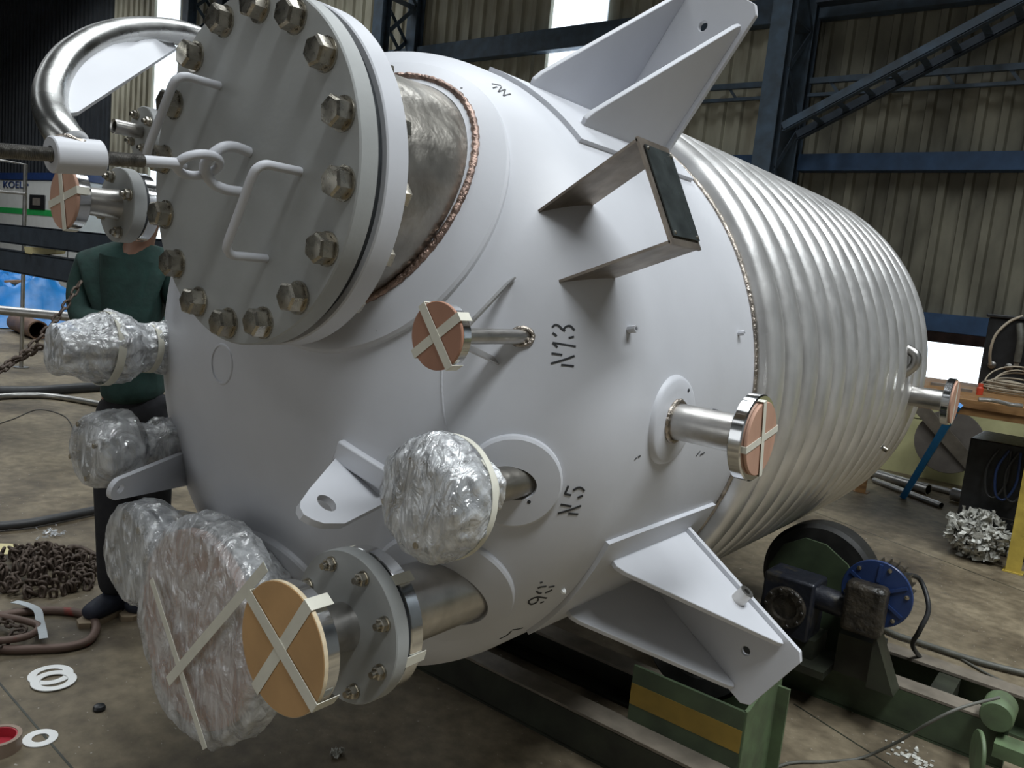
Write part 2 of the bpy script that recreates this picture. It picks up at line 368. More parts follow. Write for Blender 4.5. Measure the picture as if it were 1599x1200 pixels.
ZG = [(1.51, 1.68, 'lowest blue girt, just above the masonry', 'brightblue'), (pl(1450, 266, 1, YW)[2], pl(1450, 239, 1, YW)[2], 'second blue girt up the cladding', 'brightblue'),
      (pl(815, 83, 1, YW)[2], pl(815, 52, 1, YW)[2], 'highest visible blue girt across the cladding', 'bluesteel')]
for x0, x1, bl in bays:
    for z0, z1, zl, mm in ZG:
        if mm == 'brightblue' and x1 < XC1-1: mm = 'bluesteel'
        c = MB(); y0 = YW-.02; y1 = YW+.12; zc = (z0+z1)/2; xm = (x0+x1)/2; L = x1-x0
        c.box((xm, y0, zc), L, .01, z1-z0); c.box((xm, (y0+y1)/2, z1), L, y1-y0, .01); c.box((xm, (y0+y1)/2, z0), L, y1-y0, .01)
        tag(c.build('steel_girt', M[mm]), f'{zl}, {bl}', 'beam')
    z1 = pl(1450, 114, 1, YW)[2]; z0 = pl(1450, 138, 1, YW)[2]; xm = (x0+x1)/2
    t = thing('trussed_girt', f'slim twin-rail girt with short lacing, {bl}', 'beam', (x0, YW, z0))
    for z in (z0, z1): MB().box((xm, YW, z), x1-x0, .05, .035 if z == z0 else .06).build('rail', M['bluesteel'], t)
    x = x0+.2; 
    while x < x1-.2:
        MB().bar((x, YW, z1), (x+.12, YW, z0), .03, .012, (0, 1, 0)).build('lacing_bar', M['bluesteel'], t); x += .55
t = thing('diagonal_brace', 'pair of long diagonal steel angles climbing from the broad column to top right', 'brace', (XC1, 6.0, pl(1222, 197, 1, 5.95)[2]))
A, B = pl(1222, 198, 1, 5.95), pl(1640, -28, 1, 5.95)
for k, dy in enumerate((0, .42)):
    o3 = V(0, dy, -.0)
    c = MB().bar(A+o3, B+o3, .09, .01, (0, 1, 0)); c.bar(A+o3+V(0, .04, -.04), B+o3+V(0, .04, -.04), .01, .09, (0, 1, 0))
    c.build('angle_bar', M['bluesteel' if k == 0 else 'darksteel'], t)
for i in range(1, 9):
    q = A+(B-A)*i/9; MB().bar(q, q+V(0, .42, 0), .07, .008).build('batten', M['bluesteel'], t)
t = thing('roof_beam', 'dark deep beam crossing high up at the top right corner', 'beam', (XC1, 6.2, pl(1300, 8, 1, 6.3)[2]))
A = pl(1290, 8, 1, 6.3); MB().box((XC1+.2+3, 6.3, A[2]+.12), 6, .16, .22).build('web', M['darksteel'], t)

# ================================================================== THE VESSEL
ves = thing('pressure_vessel', 'large grey-primed dished vessel with a ribbed stainless coil jacket, lying on turning rollers', 'vessel', (0, 0, ZC-RC))
AX = V(0, 1, 0); NX = V(0, -1, 0)
def W(h, s, v): return V(h, s, ZC+v)
# front dished head and plain shell
m = MB(); prof = [(RS*sin(i/40*pi/2), -T0-D1*cos(i/40*pi/2)) for i in range(41)]; prof[0] = (.0001, -T0-D1)
prof += [(RS, -.5), (RS, -.25), (RS, .0)]
m.lathe((0, 0, ZC), AX, prof, 160); head = m.build('dished_head', M['paint'], ves, 60)
# end of shell, under the coil, and rear head
m = MB(); prof = [(RS, 0), (RS, LC)]+[(RS*cos(i/16*pi/2), LC+D2*sin(i/16*pi/2)) for i in range(1, 16)]+[(.0001, LC+D2)]
m.lathe((0, 0, ZC), AX, prof, 96); m.build('jacketed_shell', M['coil'], ves, 60)
# coil turns: half pipes side by side
NT = 13; pitch = LC/NT
def coil_turn(s0, r0, wd, ht, name='coil_turn', dr=0):
    m = MB(); prof = []
    for k in range(13):
        q = pi*k/12; prof.append((r0+dr*(-cos(q)*.5+.5)+ht*max(0, sin(q))**.5, s0-cos(q)*wd/2+wd/2))
    m.lathe((0, 0, ZC), AX, prof, 144); return m.build(name, M['coil'], ves, 50)
for i in range(NT):
    coil_turn(i*pitch+.004, RS-.004, pitch*.80, RC-RS)
    m = MB(); m.lathe((0, 0, ZC), AX, [(RS-.002, i*pitch+pitch*.76), (RS+.008, i*pitch+pitch*.79), (RS+.006, i*pitch+pitch*.86), (RS+.006, i*pitch+pitch*.93), (RS+.008, i*pitch+pitch*1.0), (RS-.002, i*pitch+pitch*1.04)], 144)
    m.build('groove_shade_strip', M['groove'], ves, 60)  # filler strip, dark to paint shade into the gap
for i in range(7):
    q0 = i/7*pi/2*.95+.03; r = RS*cos(q0); s = LC+D2*sin(q0)
    m = MB(); c = V(0, s, 0); n = unit((cos(q0)/RS, sin(q0)/D2)); tt = V(-n[1], n[0], 0); prof = []
    wd = .088
    for k in range(9):
        q = pi*k/8; a = (-cos(q)*.5+.5)*wd; hgt = .056*max(0, sin(q))**.75
        prof.append((max(.001, r+tt[0]*a+n[0]*hgt), s+tt[1]*a+n[1]*hgt))
    m.lathe((0, 0, ZC), AX, prof, 120); m.build('coil_turn', M['coil'], ves, 50)
# rough weld where the first turn meets the plain shell
def bead_path(pts, r, name, mt, parent, closed=True, seg=7):
    pts = [np.array(p, float) for p in pts]; n = len(pts)
    rr = [r*(1+.10*sin(i*1.9)+random.uniform(-.10, .10)) for i in range(n)]
    return MB().tube(pts, rr, seg, closed=closed).build(name, mt, parent, 60)
bead_path([(cos(t)*(RS+.002), -.004, ZC+sin(t)*(RS+.002)) for t in np.linspace(0, 2*pi, 260, endpoint=False)], .007, 'edge_weld', M['weld'], ves)

def skin(h, v, off=0):
    P = W(h, dishy(h, v), v); return P + nrm(P)*off
def cskin(c, e1, e2, a, b, off=0):                                  # point of cylinder skin near c
    P = c+e1*a+e2*b; v = P[2]-ZC; P = V(math.sqrt(max(0, RS**2-v*v)), P[1], P[2]) if P[1] > -T0 else W(P[0], dishy(P[0], v), v)
    return P + nrm(P)*off
def onskin(P, n):                                                   # drop a point onto the vessel's skin along -n
    P = np.array(P, float)
    for _ in range(12):
        x, z = P[0], P[2]-ZC; y = P[1]+T0
        if y > 0: g = (x*x+z*z)/RS**2-1; G = V(2*x/RS**2, 0, 2*z/RS**2)
        else: g = (x*x+z*z)/RS**2+y*y/D1**2-1; G = V(2*x/RS**2, 2*y/D1**2, 2*z/RS**2)
        P = P-n*(g/(G@n))
    return P
def pad(h, v, ri, ro, th, name='reinforcing_pad', mt='paint', seg=96, lbl=None):
    m = MB(); vs = []; P0 = skin(h, v); n = nrm(P0); e1 = unit(V(1, 0, 0)-n*n[0]); e2 = unit(V(0, 0, 1)-n*n[2]-e1*(V(0, 0, 1)@e1))
    ff = [0, 0, .35, .7, 1-th*.6/(ro-ri), 1-th*.1/(ro-ri), 1.0+.003/(ro-ri)]; oo = [-.01, th, th, th, th, th*.7, -.006]
    for i in range(seg):
        t = 2*pi*i/seg; a = W(h+ri*cos(t), P0[1], v+ri*sin(t)); hh, vv = a[0], a[2]-ZC
        a = W(hh, dishy(hh, vv), vv) if hypot(hh, vv) < .845 else onskin(a, n)
        b_ = P0+e1*ro*cos(t)+e2*ro*sin(t)
        for f, o in zip(ff, oo):
            q = onskin(a+(b_-a)*f, n); vs.append(q+nrm(q)*o)
    K = len(ff); fs = [(i*K+k, i*K+k+1, ((i+1) % seg)*K+k+1, ((i+1) % seg)*K+k) for i in range(seg) for k in range(K-1)]
    o = m.add(vs, fs).build(name, M[mt], ves, 30)
    if lbl: lab(o, lbl)
    return o
def base_ring(h, v, r, n=90, off=.003):
    out = []
    for i in range(n):
        t = 2*pi*i/n; hh, vv = h+r*cos(t), v+r*sin(t); k = hypot(hh, vv)
        out.append(skin(hh, vv, off) if k < .845 else W(hh, -T0+(k-.845), vv))
    return out
def neck(h, v, r, s1, name, mt, seg=56, parent=None, ri=None):       # pipe from the head's skin to axial station s1
    m = MB(); vs = []; n = seg; ri = ri or r*.9
    for i in range(n):
        t = 2*pi*i/n; c, s_ = cos(t), sin(t); k = hypot(h+r*c, v+r*s_)
        y0 = dishy(h+r*c, v+r*s_)+.02 if k < .845 else -T0+.04
        for j in range(7): vs.append(W(h+r*c, y0+(s1-y0)*j/6, v+r*s_))
        vs.append(W(h+ri*c, s1, v+ri*s_)); vs.append(W(h+ri*c, s1+.06, v+ri*s_))
    fs = [(i*9+k, i*9+k+1, ((i+1) % n)*9+k+1, ((i+1) % n)*9+k) for i in range(n) for k in range(8)]
    return m.add(vs, fs).build(name, M[mt], parent or ves, 40)

_bm = {}
def hexbolt(kind, af, hh, stud=0, hollow=False):
    m = MB(); n = 6; R_ = af/math.sqrt(3)
    prof = [(R_*.98, 0), (R_, .001), (R_, hh*.86), (R_*.84, hh)]
    if hollow: prof += [(af*.32, hh), (af*.30, hh*.25), (.0001, hh*.25)]
    else: prof += [(R_*.5, hh*1.03), (.0001, hh*1.04)]
    e = MB(); e.lathe((0, 0, 0), (0, 0, 1), [prof[0], prof[1], prof[2], prof[3]], 6); e.lathe((0, 0, 0), (0, 0, 1), prof[3:], 6)
    e.lathe((0, 0, 0), (0, 0, 1), [(R_*1.12, -.001), (R_*1.12, .003), (R_*.9, .003)], 24)
    if stud: e.lathe((0, 0, 0), (0, 0, 1), [(af*.29, hh), (af*.29, hh+stud), (.0001, hh+stud)], 16)
    return e
def bolts(parent, c, n, rb, count, af, hh, a0=0, name='bolt', stud=0, hollow=False, mt='bolt'):
    e1, e2, nn = basis(n); first = None; out = []
    for k in range(count):
        t = 2*pi*k/count+a0; p = np.array(c)+e1*rb*cos(t)+e2*rb*sin(t)
        if first is None:
            first = hexbolt(name, af, hh, stud, hollow).build(name, M[mt], None, 25); o = first; par(o, parent)
            o.parent = parent; o.matrix_parent_inverse = WM(parent).inverted(); o.matrix_basis = fr(p, nn, random.uniform(0, 1)+t)
        else: o = inst(first, name, fr(p, nn, random.uniform(0, 1)+t), parent)
        out.append(o)
    return out
def tape_cross(parent, c, n, r, off, wd, rot, th=.0012, wrap=.03):
    e1, e2, nn = basis(n); c = np.array(c, float)
    for k, q in enumerate((rot, rot+pi/2)):
        d = e1*cos(q)+e2*sin(q); s_ = np.cross(nn, d); z = off+th*(k+1)
        m = MB(); L = r*1.005+.003
        for sg in (1,):
            m.box(c+nn*z, 2*L, wd, th, (d, s_, nn))
            for g in (-1, 1): m.box(c+nn*(z-wrap/2)+d*g*(L+.0005), th, wd, wrap+th, (d, s_, nn))
        lab(m.build('masking_tape', M['tape'], parent), 'cream masking tape strip') if False else m.build('masking_tape', M['tape'], parent)

# ---- manway
mh, mv = .25, .44; MC = lambda s: W(mh, s, mv)
pad(mh, mv, .262, .37, .014)
nk = neck(mh, mv, .271, -1.20, 'manway_neck', 'neck', 120)
bead_path(base_ring(mh, mv, .276, 260, .014), .0085, 'neck_weld', M['rweld'], nk)
fl1 = MB().disc(MC(0), AX, .351, -1.250, -1.196, 128, .24, .003).build('manway_flange', M['paint'], ves)
MB().disc(MC(0), AX, .336, -1.270, -1.250, 96, .25).build('manway_gasket', M['gasket'], ves)
cov = MB().disc(MC(0), AX, .351, -1.314, -1.270, 128, 0, .003).build('manway_cover', M['cover'], ves)
bolts(cov, MC(-1.315), NX, .312, 16, .050, .032, a0=pi/16+.12)
bolts(fl1, MC(-1.195), AX, .312, 16, .044, .030, a0=-pi/16-.12, name='nut')
def bentbar(pts, r, name, mt, parent, n=6, seg=12):
    return MB().tube(arc(pts, n), r, seg).build(name, M[mt], parent, 60)
def handle(p0, p1, L, r=.0085):
    a, b_ = pl(*p0, 1, -1.314), pl(*p1, 1, -1.314); o = V(0, -L, 0); d = unit(b_-a); k = .022
    return bentbar([a, a+o*.5, a+o*.78, a+o*.93+d*k*.35, a+o+d*k*1.2, a+o+(b_-a)*.5, b_+o-d*k*1.2, b_+o*.93-d*k*.35, b_+o*.78, b_+o*.5, b_], r, 'handle', 'paint', cov)
handle((469, 268), (416, 404), .093)
handle((343, 134), (290, 262), .093)
# eye on the cover and swing-bolt
E0, E1 = pl(390, 238, 1, -1.314), pl(376, 300, 1, -1.314)
Em = (E0+E1)/2
bentbar([E0, E0+V(0, -.035, .004), E0+V(-.0, -.066, -.006), Em+V(0, -.088, 0), E1+V(0, -.066, .010), E1+V(0, -.035, .0), E1], .0105, 'lifting_eye', 'paint', cov)
RA = Em+V(0, -.075, 0); RB = at(8, 236, 1.27); SL = at(116, 243, 1.36)
dr = unit(RB-RA)
rodM = MB().tube([RA+dr*.064, RA+dr*.135], .0105, 14); sd = unit(unit(np.cross(dr, _z))*.75+V(0, 0, -.7))
lp = [RA+dr*(.026+.042*cos(t))+sd*.029*sin(t) for t in np.linspace(0, 2*pi, 28, endpoint=False)]
rodM.tube(lp, .0088, 10, closed=True); swing = rodM.build('hook_bolt', M['paint'], ves, 60)
m = MB(); L = np.linalg.norm(RB-RA)+.35; k = int((L-.135)/.0028); a_ = RA+dr*.135
pts = [a_+dr*(i*.0014) for i in range(2*k)]; m.tube(pts, [.0122 if i % 2 else .0108 for i in range(2*k)], 14); m.build('threaded_rod', M['thread'], ves, 80)
m = MB(); sa, sb = SL-dr*.040, SL+dr*.030
# closest point of the rod to the sleeve pixel
SLc = RA+dr*((SL-RA)@dr)
m.lathe(SLc, dr, [(.014, -.040), (.028, -.040), (.030, -.038), (.030, .040), (.028, .042), (.014, .042), (.014, -.040)], 40); sleeve = m.build('rod_sleeve', M['paint'], ves)
# davit arm
ap = [((430, 120), 2.0), ((370, 88), 1.98), ((303, 58), 1.90), ((255, 48), 1.82), ((200, 49), 1.73), ((150, 62), 1.64), ((107, 90), 1.55), ((82, 130), 1.47), ((79, 170), 1.41), ((94, 203), 1.37), ((112, 226), 1.36)]
AP = [at(*q, z) for q, z in ap]
arm = MB().tube(arc(AP, 6), [.027+.003*min(1, i/54) for i in range(61)], 28).build('davit_arm', M['arm'], ves, 60)
bead_path([AP[-1]+V(0, 0, .004)+unit(RT)*.029*cos(t)+unit(FW)*.027*sin(t)+UP*.003*sin(t*3) for t in np.linspace(0, 2*pi, 30, endpoint=False)], .004, 'arm_weld', M['weld'], arm)
gp = arc(AP[2:10], 3); chord = [at(275, 77, 1.855), at(121, 178, 1.395)]
MB().plate([chord[0]]+[p for p in gp[3:-2]]+[chord[1]], .008, np.cross(gp[4]-gp[12], gp[-3]-gp[12])).build('gusset_plate', M['paint'], arm)

# ---- nozzles
def ply(parent, c, n, r, th, mt, lbl=None, rot=.785, wd=.018, edge=True, wrap=.03):
    o = MB().disc(c, n, r, 0, th, 64, 0, .0015).build('plywood_cover', M[mt], parent)
    if lbl: lab(o, lbl)
    e1, e2, nn = basis(n)
    tape_cross(parent, c, n, r, th, wd, rot, wrap=wrap); return o
# N13: small nozzle with two flat stays
a_h, a_v = .70, .162
nz = neck(a_h, a_v, .0155, -1.17, 'nozzle', 'steel', 24); bead_path(base_ring(a_h, a_v, .018, 30, .003), .005, 'base_weld', M['weld'], nz)
MB().disc(W(a_h, 0, a_v), AX, .062, -1.183, -1.160, 48, .012, .002).build('flange', M['polish'], nz)
MB().disc(W(a_h, 0, a_v), AX, .024, -1.160, -1.150, 32, .012, .002).build('flange_hub', M['polish'], nz)
ply(nz, W(a_h, -1.183, a_v), NX, .064, .007, 'ply_red', 'reddish round plywood cover', rot=.66)
P0 = W(a_h+.01, -1.12, a_v+.018)
H1 = hit(800, 436); t0_ = P0; m = MB().bar(P0, H1, .019, .004, (0, 1, 0)); m.build('stay_bar', M['steel'], nz)
H2 = hit(772, 592); MB().bar(W(a_h-.004, -1.11, a_v-.018), skin(a_h-.035, a_v-.055), .022, .004, (0, 1, 0)).build('stay_bar', M['steel'], nz)
lab(nz, 'slim nozzle with reddish plywood cover and flat stays')

# B: large nozzle with blind flange and reduced outlet
b_h, b_v = .552, -.445; B_ = lambda s: W(b_h, s, b_v)
pad(b_h, b_v, .082, .165, .013)
nz = neck(b_h, b_v, .084, -1.16, 'nozzle', 'steel', 64, ri=.078); bead_path(base_ring(b_h, b_v, .086, 80, .004), .005, 'base_weld', M['rweld'], nz)
MB().disc(B_(0), AX, .150, -1.183, -1.150, 80, .08, .002).build('flange', M['polish'], nz)
MB().disc(B_(0), AX, .147, -1.193, -1.183, 64, .08).build('gasket', M['gasket'], nz)
bf = MB().disc(B_(0), AX, .155, -1.226, -1.193, 96, 0, .002).build('blind_flange', M['cover'], nz)
bolts(nz, B_(-1.227), NX, .127, 8, .024, .016, a0=pi/8, name='nut', stud=.010, hollow=True)
for t in (.9, 2.2, -.2, 3.6): 
    d = V(cos(t), 0, sin(t)); s_ = V(-sin(t), 0, cos(t))
    MB().box(B_(-1.17)+d*.1515, .0015, .022, .06, (d, s_, AX)).build('masking_tape', M['tape'], nz)
o = MB().lathe(B_(0), AX, [(.050, -1.226), (.0485, -1.24), (.048, -1.335)], 48).build('outlet_pipe', M['steel'], nz)
MB().disc(B_(0), AX, .121, -1.365, -1.333, 80, .04, .002).build('outlet_flange', M['polish'], nz)
ply(nz, B_(-1.365), NX, .127, .010, 'ply_tan', 'tan round plywood cover taped with a cream cross', rot=1.0, wd=.026, wrap=.05)
MB().disc(B_(0), AX, .1272, -1.374, -1.3655, 64, .1265).build('plywood_edge', M['plyedge'], nz)
lab(nz, 'large nozzle with bolted grey blind flange and tan plywood cover')

# D: radial nozzle on the right side
dy0, dz = -.50, -.02; n = unit((1, 0, 0)); D0 = V(0, dy0, ZC+dz)
m = MB(); seg = 64; vs = []
for i in range(seg):
    t = 2*pi*i/seg
    for r, o in ((.05, .012), (.075, .012), (.098, .012), (.107, .008), (.113, -.004)):
        y, z = dy0+r*cos(t), dz+r*sin(t); P = V(math.sqrt(RS**2-z*z), y, ZC+z); vs.append(P+nrm(P)*o)
m.add(vs, [(i*5+k, i*5+k+1, ((i+1) % seg)*5+k+1, ((i+1) % seg)*5+k) for i in range(seg) for k in range(4)]).build('reinforcing_pad', M['paint'], ves, 50)
nz = MB().lathe(D0, n, [(.0455, .84), (.0445, .88), (.0445, 1.045), (.0455, 1.055)], 48).build('nozzle', M['neck'] if False else M['steel'], ves)
bead_path([D0+n*(RS+.012)+V(0, cos(t), sin(t))*.050 for t in np.linspace(0, 2*pi, 50, endpoint=False)], .006, 'base_weld', M['weld'], nz)
MB().disc(D0, n, .100, 1.036, 1.068, 64, .03, .003).build('flange', M['polish'], nz)
ply(nz, D0+n*1.068, n, .085, .008, 'ply_pink', 'pinkish plywood cover', rot=.2, wd=.016, wrap=.03)
lab(nz, 'radial side nozzle with pinkish plywood cover')
# J: rear radial nozzle
J0 = V(0, 1.86, ZC-.075)
m = MB().lathe(J0, n, [(.047, .84), (.047, 1.05)], 40).build('nozzle', M['steel'], ves); nz = m
MB().disc(J0, n, .108, 1.035, 1.068, 56, .03, .003).build('flange', M['polish'], nz)
MB().disc(J0, n, .098, 1.068, 1.076, 56, 0, .001).build('plywood_cover', M['ply_pink'], nz)
MB().box(J0+n*1.0765, .0012, .02, .2, (n, V(0, 1, 0), V(0, 0, 1))).build('masking_tape', M['tape'], nz)
lab(nz, 'rear radial nozzle beyond the coil, plywood covered')

# H: upper left nozzle
h_h, h_v = -.445, .366; Hc = lambda s: W(h_h, s, h_v)
nz = neck(h_h, h_v, .035, -1.17, 'nozzle', 'steel', 40)
MB().disc(Hc(0), AX, .090, -1.195, -1.165, 64, .03, .002).build('flange', M['polish'], nz)
MB().disc(Hc(0), AX, .090, -1.203, -1.195, 48, .03).build('gasket', M['gasket'], nz)
MB().disc(Hc(0), AX, .097, -1.238, -1.203, 64, 0, .002).build('blind_flange', M['cover'], nz)
bolts(nz, Hc(-1.239), NX, .076, 4, .024, .016, a0=.35, name='nut', stud=.008)
MB().lathe(Hc(0), AX, [(.041, -1.238), (.037, -1.26), (.034, -1.335)], 40).build('outlet_pipe', M['steel'], nz)
MB().disc(Hc(0), AX, .074, -1.362, -1.332, 64, .03, .002).build('outlet_flange', M['polish'], nz)
ply(nz, Hc(-1.362), NX, .078, .008, 'ply_pink', 'pinkish plywood cover', rot=.25, wd=.019)
lab(nz, 'small flanged nozzle left of the manway with pinkish plywood cover')
# I: top left small instrument nozzle
i_h, i_v = -.30, .545; Ic = lambda s: W(i_h, s, i_v)
nz = neck(i_h, i_v, .022, -1.20, 'nozzle', 'steel', 32)
MB().disc(Ic(0), AX, .062, -1.222, -1.197, 48, .02, .002).build('flange', M['paint'], nz)
MB().disc(Ic(0), AX, .062, -1.252, -1.228, 48, .01, .002).build('blind_flange', M['cover'], nz)
bolts(nz, Ic(-1.253), NX, .046, 4, .018, .012, a0=.5, name='nut', stud=.006)
MB().lathe(Ic(0), AX, [(.0001, -1.26), (.011, -1.26), (.011, -1.318), (.017, -1.320), (.0175, -1.315), (.0175, -1.262), (.015, -1.252)], 28).build('threaded_socket', M['steel'], nz)
lab(nz, 'small nozzle with an open threaded socket')

# ---- stretch film parcels
def wrap(c, n, prof, name, mt, parent, seed=0, amp=.007, seg=110, sub=5, sag=0, ax_noise=5.0):
    e1, e2, nn = basis(n); c = np.array(c, float); P = []
    for i in range(len(prof)-1):
        for k in range(sub): t = k/sub; P.append((prof[i][0]*(1-t)+prof[i+1][0]*t, prof[i][1]*(1-t)+prof[i+1][1]*t))
    P.append(prof[-1]); vs = []; K = len(P)
    for i in range(seg):
        t = 2*pi*i/seg; d = e1*cos(t)+e2*sin(t)
        for r, h in P:
            q = c+nn*h+d*r; a = noise.noise(Vector(q*22)+Vector((seed, 0, 0))); b_ = 1-abs(noise.noise(Vector((q[0]*38, q[1]*38, q[2]*38+seed))))*2
            k = noise.noise(Vector((cos(t)*3+seed, sin(t)*3, h*ax_noise)))
            f = min(1, r/.03)
            rr = r+f*(amp*(a*1.3+b_*.8)+amp*1.4*k)
            q = c+nn*(h+amp*.8*a*min(1, .06/(r+.02)+.3))+d*max(.0002, rr)
            q[2] -= sag*max(0, -d[2])*min(1, r/.1)
            vs.append(q)
    fs = [(i*K+k, ((i+1) % seg)*K+k, ((i+1) % seg)*K+k+1, i*K+k+1) for i in range(seg) for k in range(K-1)]
    m = MB(); m.add(vs, fs); return m.build(name, M[mt], parent, 75)
def band(c, n, r, h, wd, parent, amp=.0, th=.0015, tilt=0, seg=60):
    nn = unit(n); e1, e2, _ = basis(nn); nn = unit(nn+e2*tilt)
    return MB().lathe(np.array(c, float)+unit(n)*h, nn, [(r, -wd/2), (r+th, -wd/2), (r+th, wd/2), (r, wd/2)], seg).build('masking_tape', M['tape'], parent)
# C
c_h, c_v = .712, -.148; Cc = lambda s: W(c_h, s, c_v)
pad(c_h, c_v, .036, .105, .013)
nz = neck(c_h, c_v, .037, -1.14, 'nozzle', 'neck', 40); bead_path(base_ring(c_h, c_v, .040, 50, .004), .005, 'base_weld', M['weld'], nz)
MB().disc(Cc(0), AX, .098, -1.165, -1.135, 64, .03, .002).build('flange', M['polish'], nz)
MB().disc(Cc(0), AX, .100, -1.205, -1.172, 64, 0, .002).build('blind_flange', M['cover'], nz)
bolts(nz, Cc(-1.206), NX, .078, 4, .024, .014, a0=.2, name='nut', stud=.004)
wrap(Cc(0), NX, [(.0002, 1.226), (.045, 1.228), (.088, 1.222), (.112, 1.200), (.121, 1.170), (.118, 1.135), (.100, 1.110), (.070, 1.090), (.056, 1.07), (.052, 1.04), (.058, 1.025)], 'stretch_film', 'film_thick', nz, 3, .0050)
band(Cc(0), NX, .121, 1.135, .016, nz, tilt=.12); band(Cc(0), NX, .064, 1.06, .014, nz, tilt=.1)
lab(nz, 'nozzle wrapped as a round parcel of clear stretch film')
# E: large lower nozzle
e_h, e_v = .062, -.620; Ec = lambda s: W(e_h, s, e_v)
pad(e_h, e_v, .13, .215, .013)
nz = neck(e_h, e_v, .132, -1.15, 'nozzle', 'steel', 72); bead_path(base_ring(e_h, e_v, .135, 90, .006), .008, 'base_weld', M['rweld'], nz)
MB().disc(Ec(0), AX, .245, -1.225, -1.175, 96, .1, .003).build('flange', M['cover'], nz)
o = MB().disc(Ec(0), AX, .238, -1.262, -1.235, 96, 0, .003).build('plywood_cover', M['ply_pink'], nz)
wrap(Ec(0), NX, [(.0002, 1.276), (.08, 1.279), (.16, 1.277), (.238, 1.270), (.262, 1.248), (.268, 1.20), (.25, 1.165), (.20, 1.13), (.165, 1.10), (.15, 1.06)], 'stretch_film', 'film', nz, 11, .0075, 150, 6, sag=.018)
tape = MB()
e1, e2, nn = basis(NX)
for (p, q, wd) in [((415, 885), (262, 1065), .024), ((236, 905), (320, 1170), .020)]:
    A, B = pl(*p, 1, -1.286-wd*.3), pl(*q, 1, -1.286-wd*.3)
    MB().bar(A, B, wd, .0012, (1, 0, 0) if False else np.cross(NX, unit(B-A))*0+V(0, 1, 0)).build('masking_tape', M['tape'], nz)
lab(nz, 'largest lower nozzle, its flange and plywood bagged in clear film')
# K: behind E
k_h, k_v = -.275, -.54; Kc = lambda s: W(k_h, s, k_v)
nz = neck(k_h, k_v, .07, -1.18, 'nozzle', 'steel', 40)
MB().disc(Kc(0), AX, .128, -1.245, -1.215, 72, 0, .003).build('blind_flange', M['cover'], nz)
MB().disc(Kc(0), AX, .126, -1.205, -1.17, 72, .05, .003).build('flange', M['polish'], nz)
bolts(nz, Kc(-1.246), NX, .1, 8, .022, .014, a0=.2, name='nut')
wrap(Kc(0), NX, [(.0002, 1.262), (.07, 1.266), (.118, 1.262), (.136, 1.245), (.14, 1.20), (.13, 1.16), (.095, 1.12), (.08, 1.05)], 'stretch_film', 'film', nz, 21, .004, 110)
lab(nz, 'film-wrapped flanged nozzle half hidden behind the largest one')
# F: left upper wrapped
f_h, f_v = -.53, -.026; Fc = lambda s: W(f_h, s, f_v)
nz = neck(f_h, f_v, .035, -1.12, 'nozzle', 'steel', 32)
MB().disc(Fc(0), AX, .054, -1.345, -1.322, 48, .02, .002).build('outlet_flange', M['cover'], nz)
MB().lathe(Fc(0), AX, [(.03, -1.33), (.03, -1.24)], 32).build('outlet_pipe', M['steel'], nz)
MB().disc(Fc(0), AX, .085, -1.225, -1.195, 48, .02, .002).build('blind_flange', M['cover'], nz)
MB().disc(Fc(0), AX, .085, -1.185, -1.155, 48, .02, .002).build('flange', M['polish'], nz)
wrap(Fc(0), NX, [(.0002, 1.356), (.04, 1.357), (.062, 1.350), (.068, 1.32), (.078, 1.28), (.094, 1.235), (.102, 1.20), (.094, 1.16), (.075, 1.135), (.062, 1.115), (.066, 1.09), (.072, 1.06), (.075, 1.02), (.07, .98)], 'stretch_film', 'film_thick', nz, 31, .006, 110)
band(Fc(0), NX, .102, 1.215, .022, nz, tilt=.08); band(Fc(0), NX, .070, 1.09, .018, nz, tilt=.1)
lab(nz, 'upper of the two left side nozzles, a long crinkled film parcel')
# G: left lower wrapped
g_h, g_v = -.45, -.292; Gc = lambda s: W(g_h, s, g_v)
nz = neck(g_h, g_v, .045, -1.14, 'nozzle', 'steel', 32)
MB().disc(Gc(0), AX, .096, -1.278, -1.232, 64, 0, .003).build('blind_flange', M['cover'], nz)
bolts(nz, Gc(-1.279), NX, .074, 4, .024, .016, a0=.4, name='nut', stud=.01)
MB().disc(Gc(0), AX, .093, -1.232, -1.222, 48, .03).build('gasket', M['gasket'], nz)
MB().disc(Gc(0), AX, .096, -1.222, -1.185, 64, .04, .003).build('flange', M['cover'], nz)
wrap(Gc(0), NX, [(.0002, 1.305), (.05, 1.309), (.088, 1.296), (.103, 1.265), (.106, 1.22), (.104, 1.185), (.082, 1.165)], 'stretch_film', 'film', nz, 41, .0045, 100)
wrap(Gc(0), NX, [(.082, 1.165), (.062, 1.150), (.060, 1.12), (.072, 1.095), (.066, 1.06), (.07, 1.02), (.072, .98)], 'stretch_film', 'film_thick', nz, 47, .005, 90)
lab(nz, 'lower of the two left side nozzles, bagged grey flange pair')
# unused oval pads
pad(-.075, -.005, .046, .052, .0035, 'pad_ring'); 
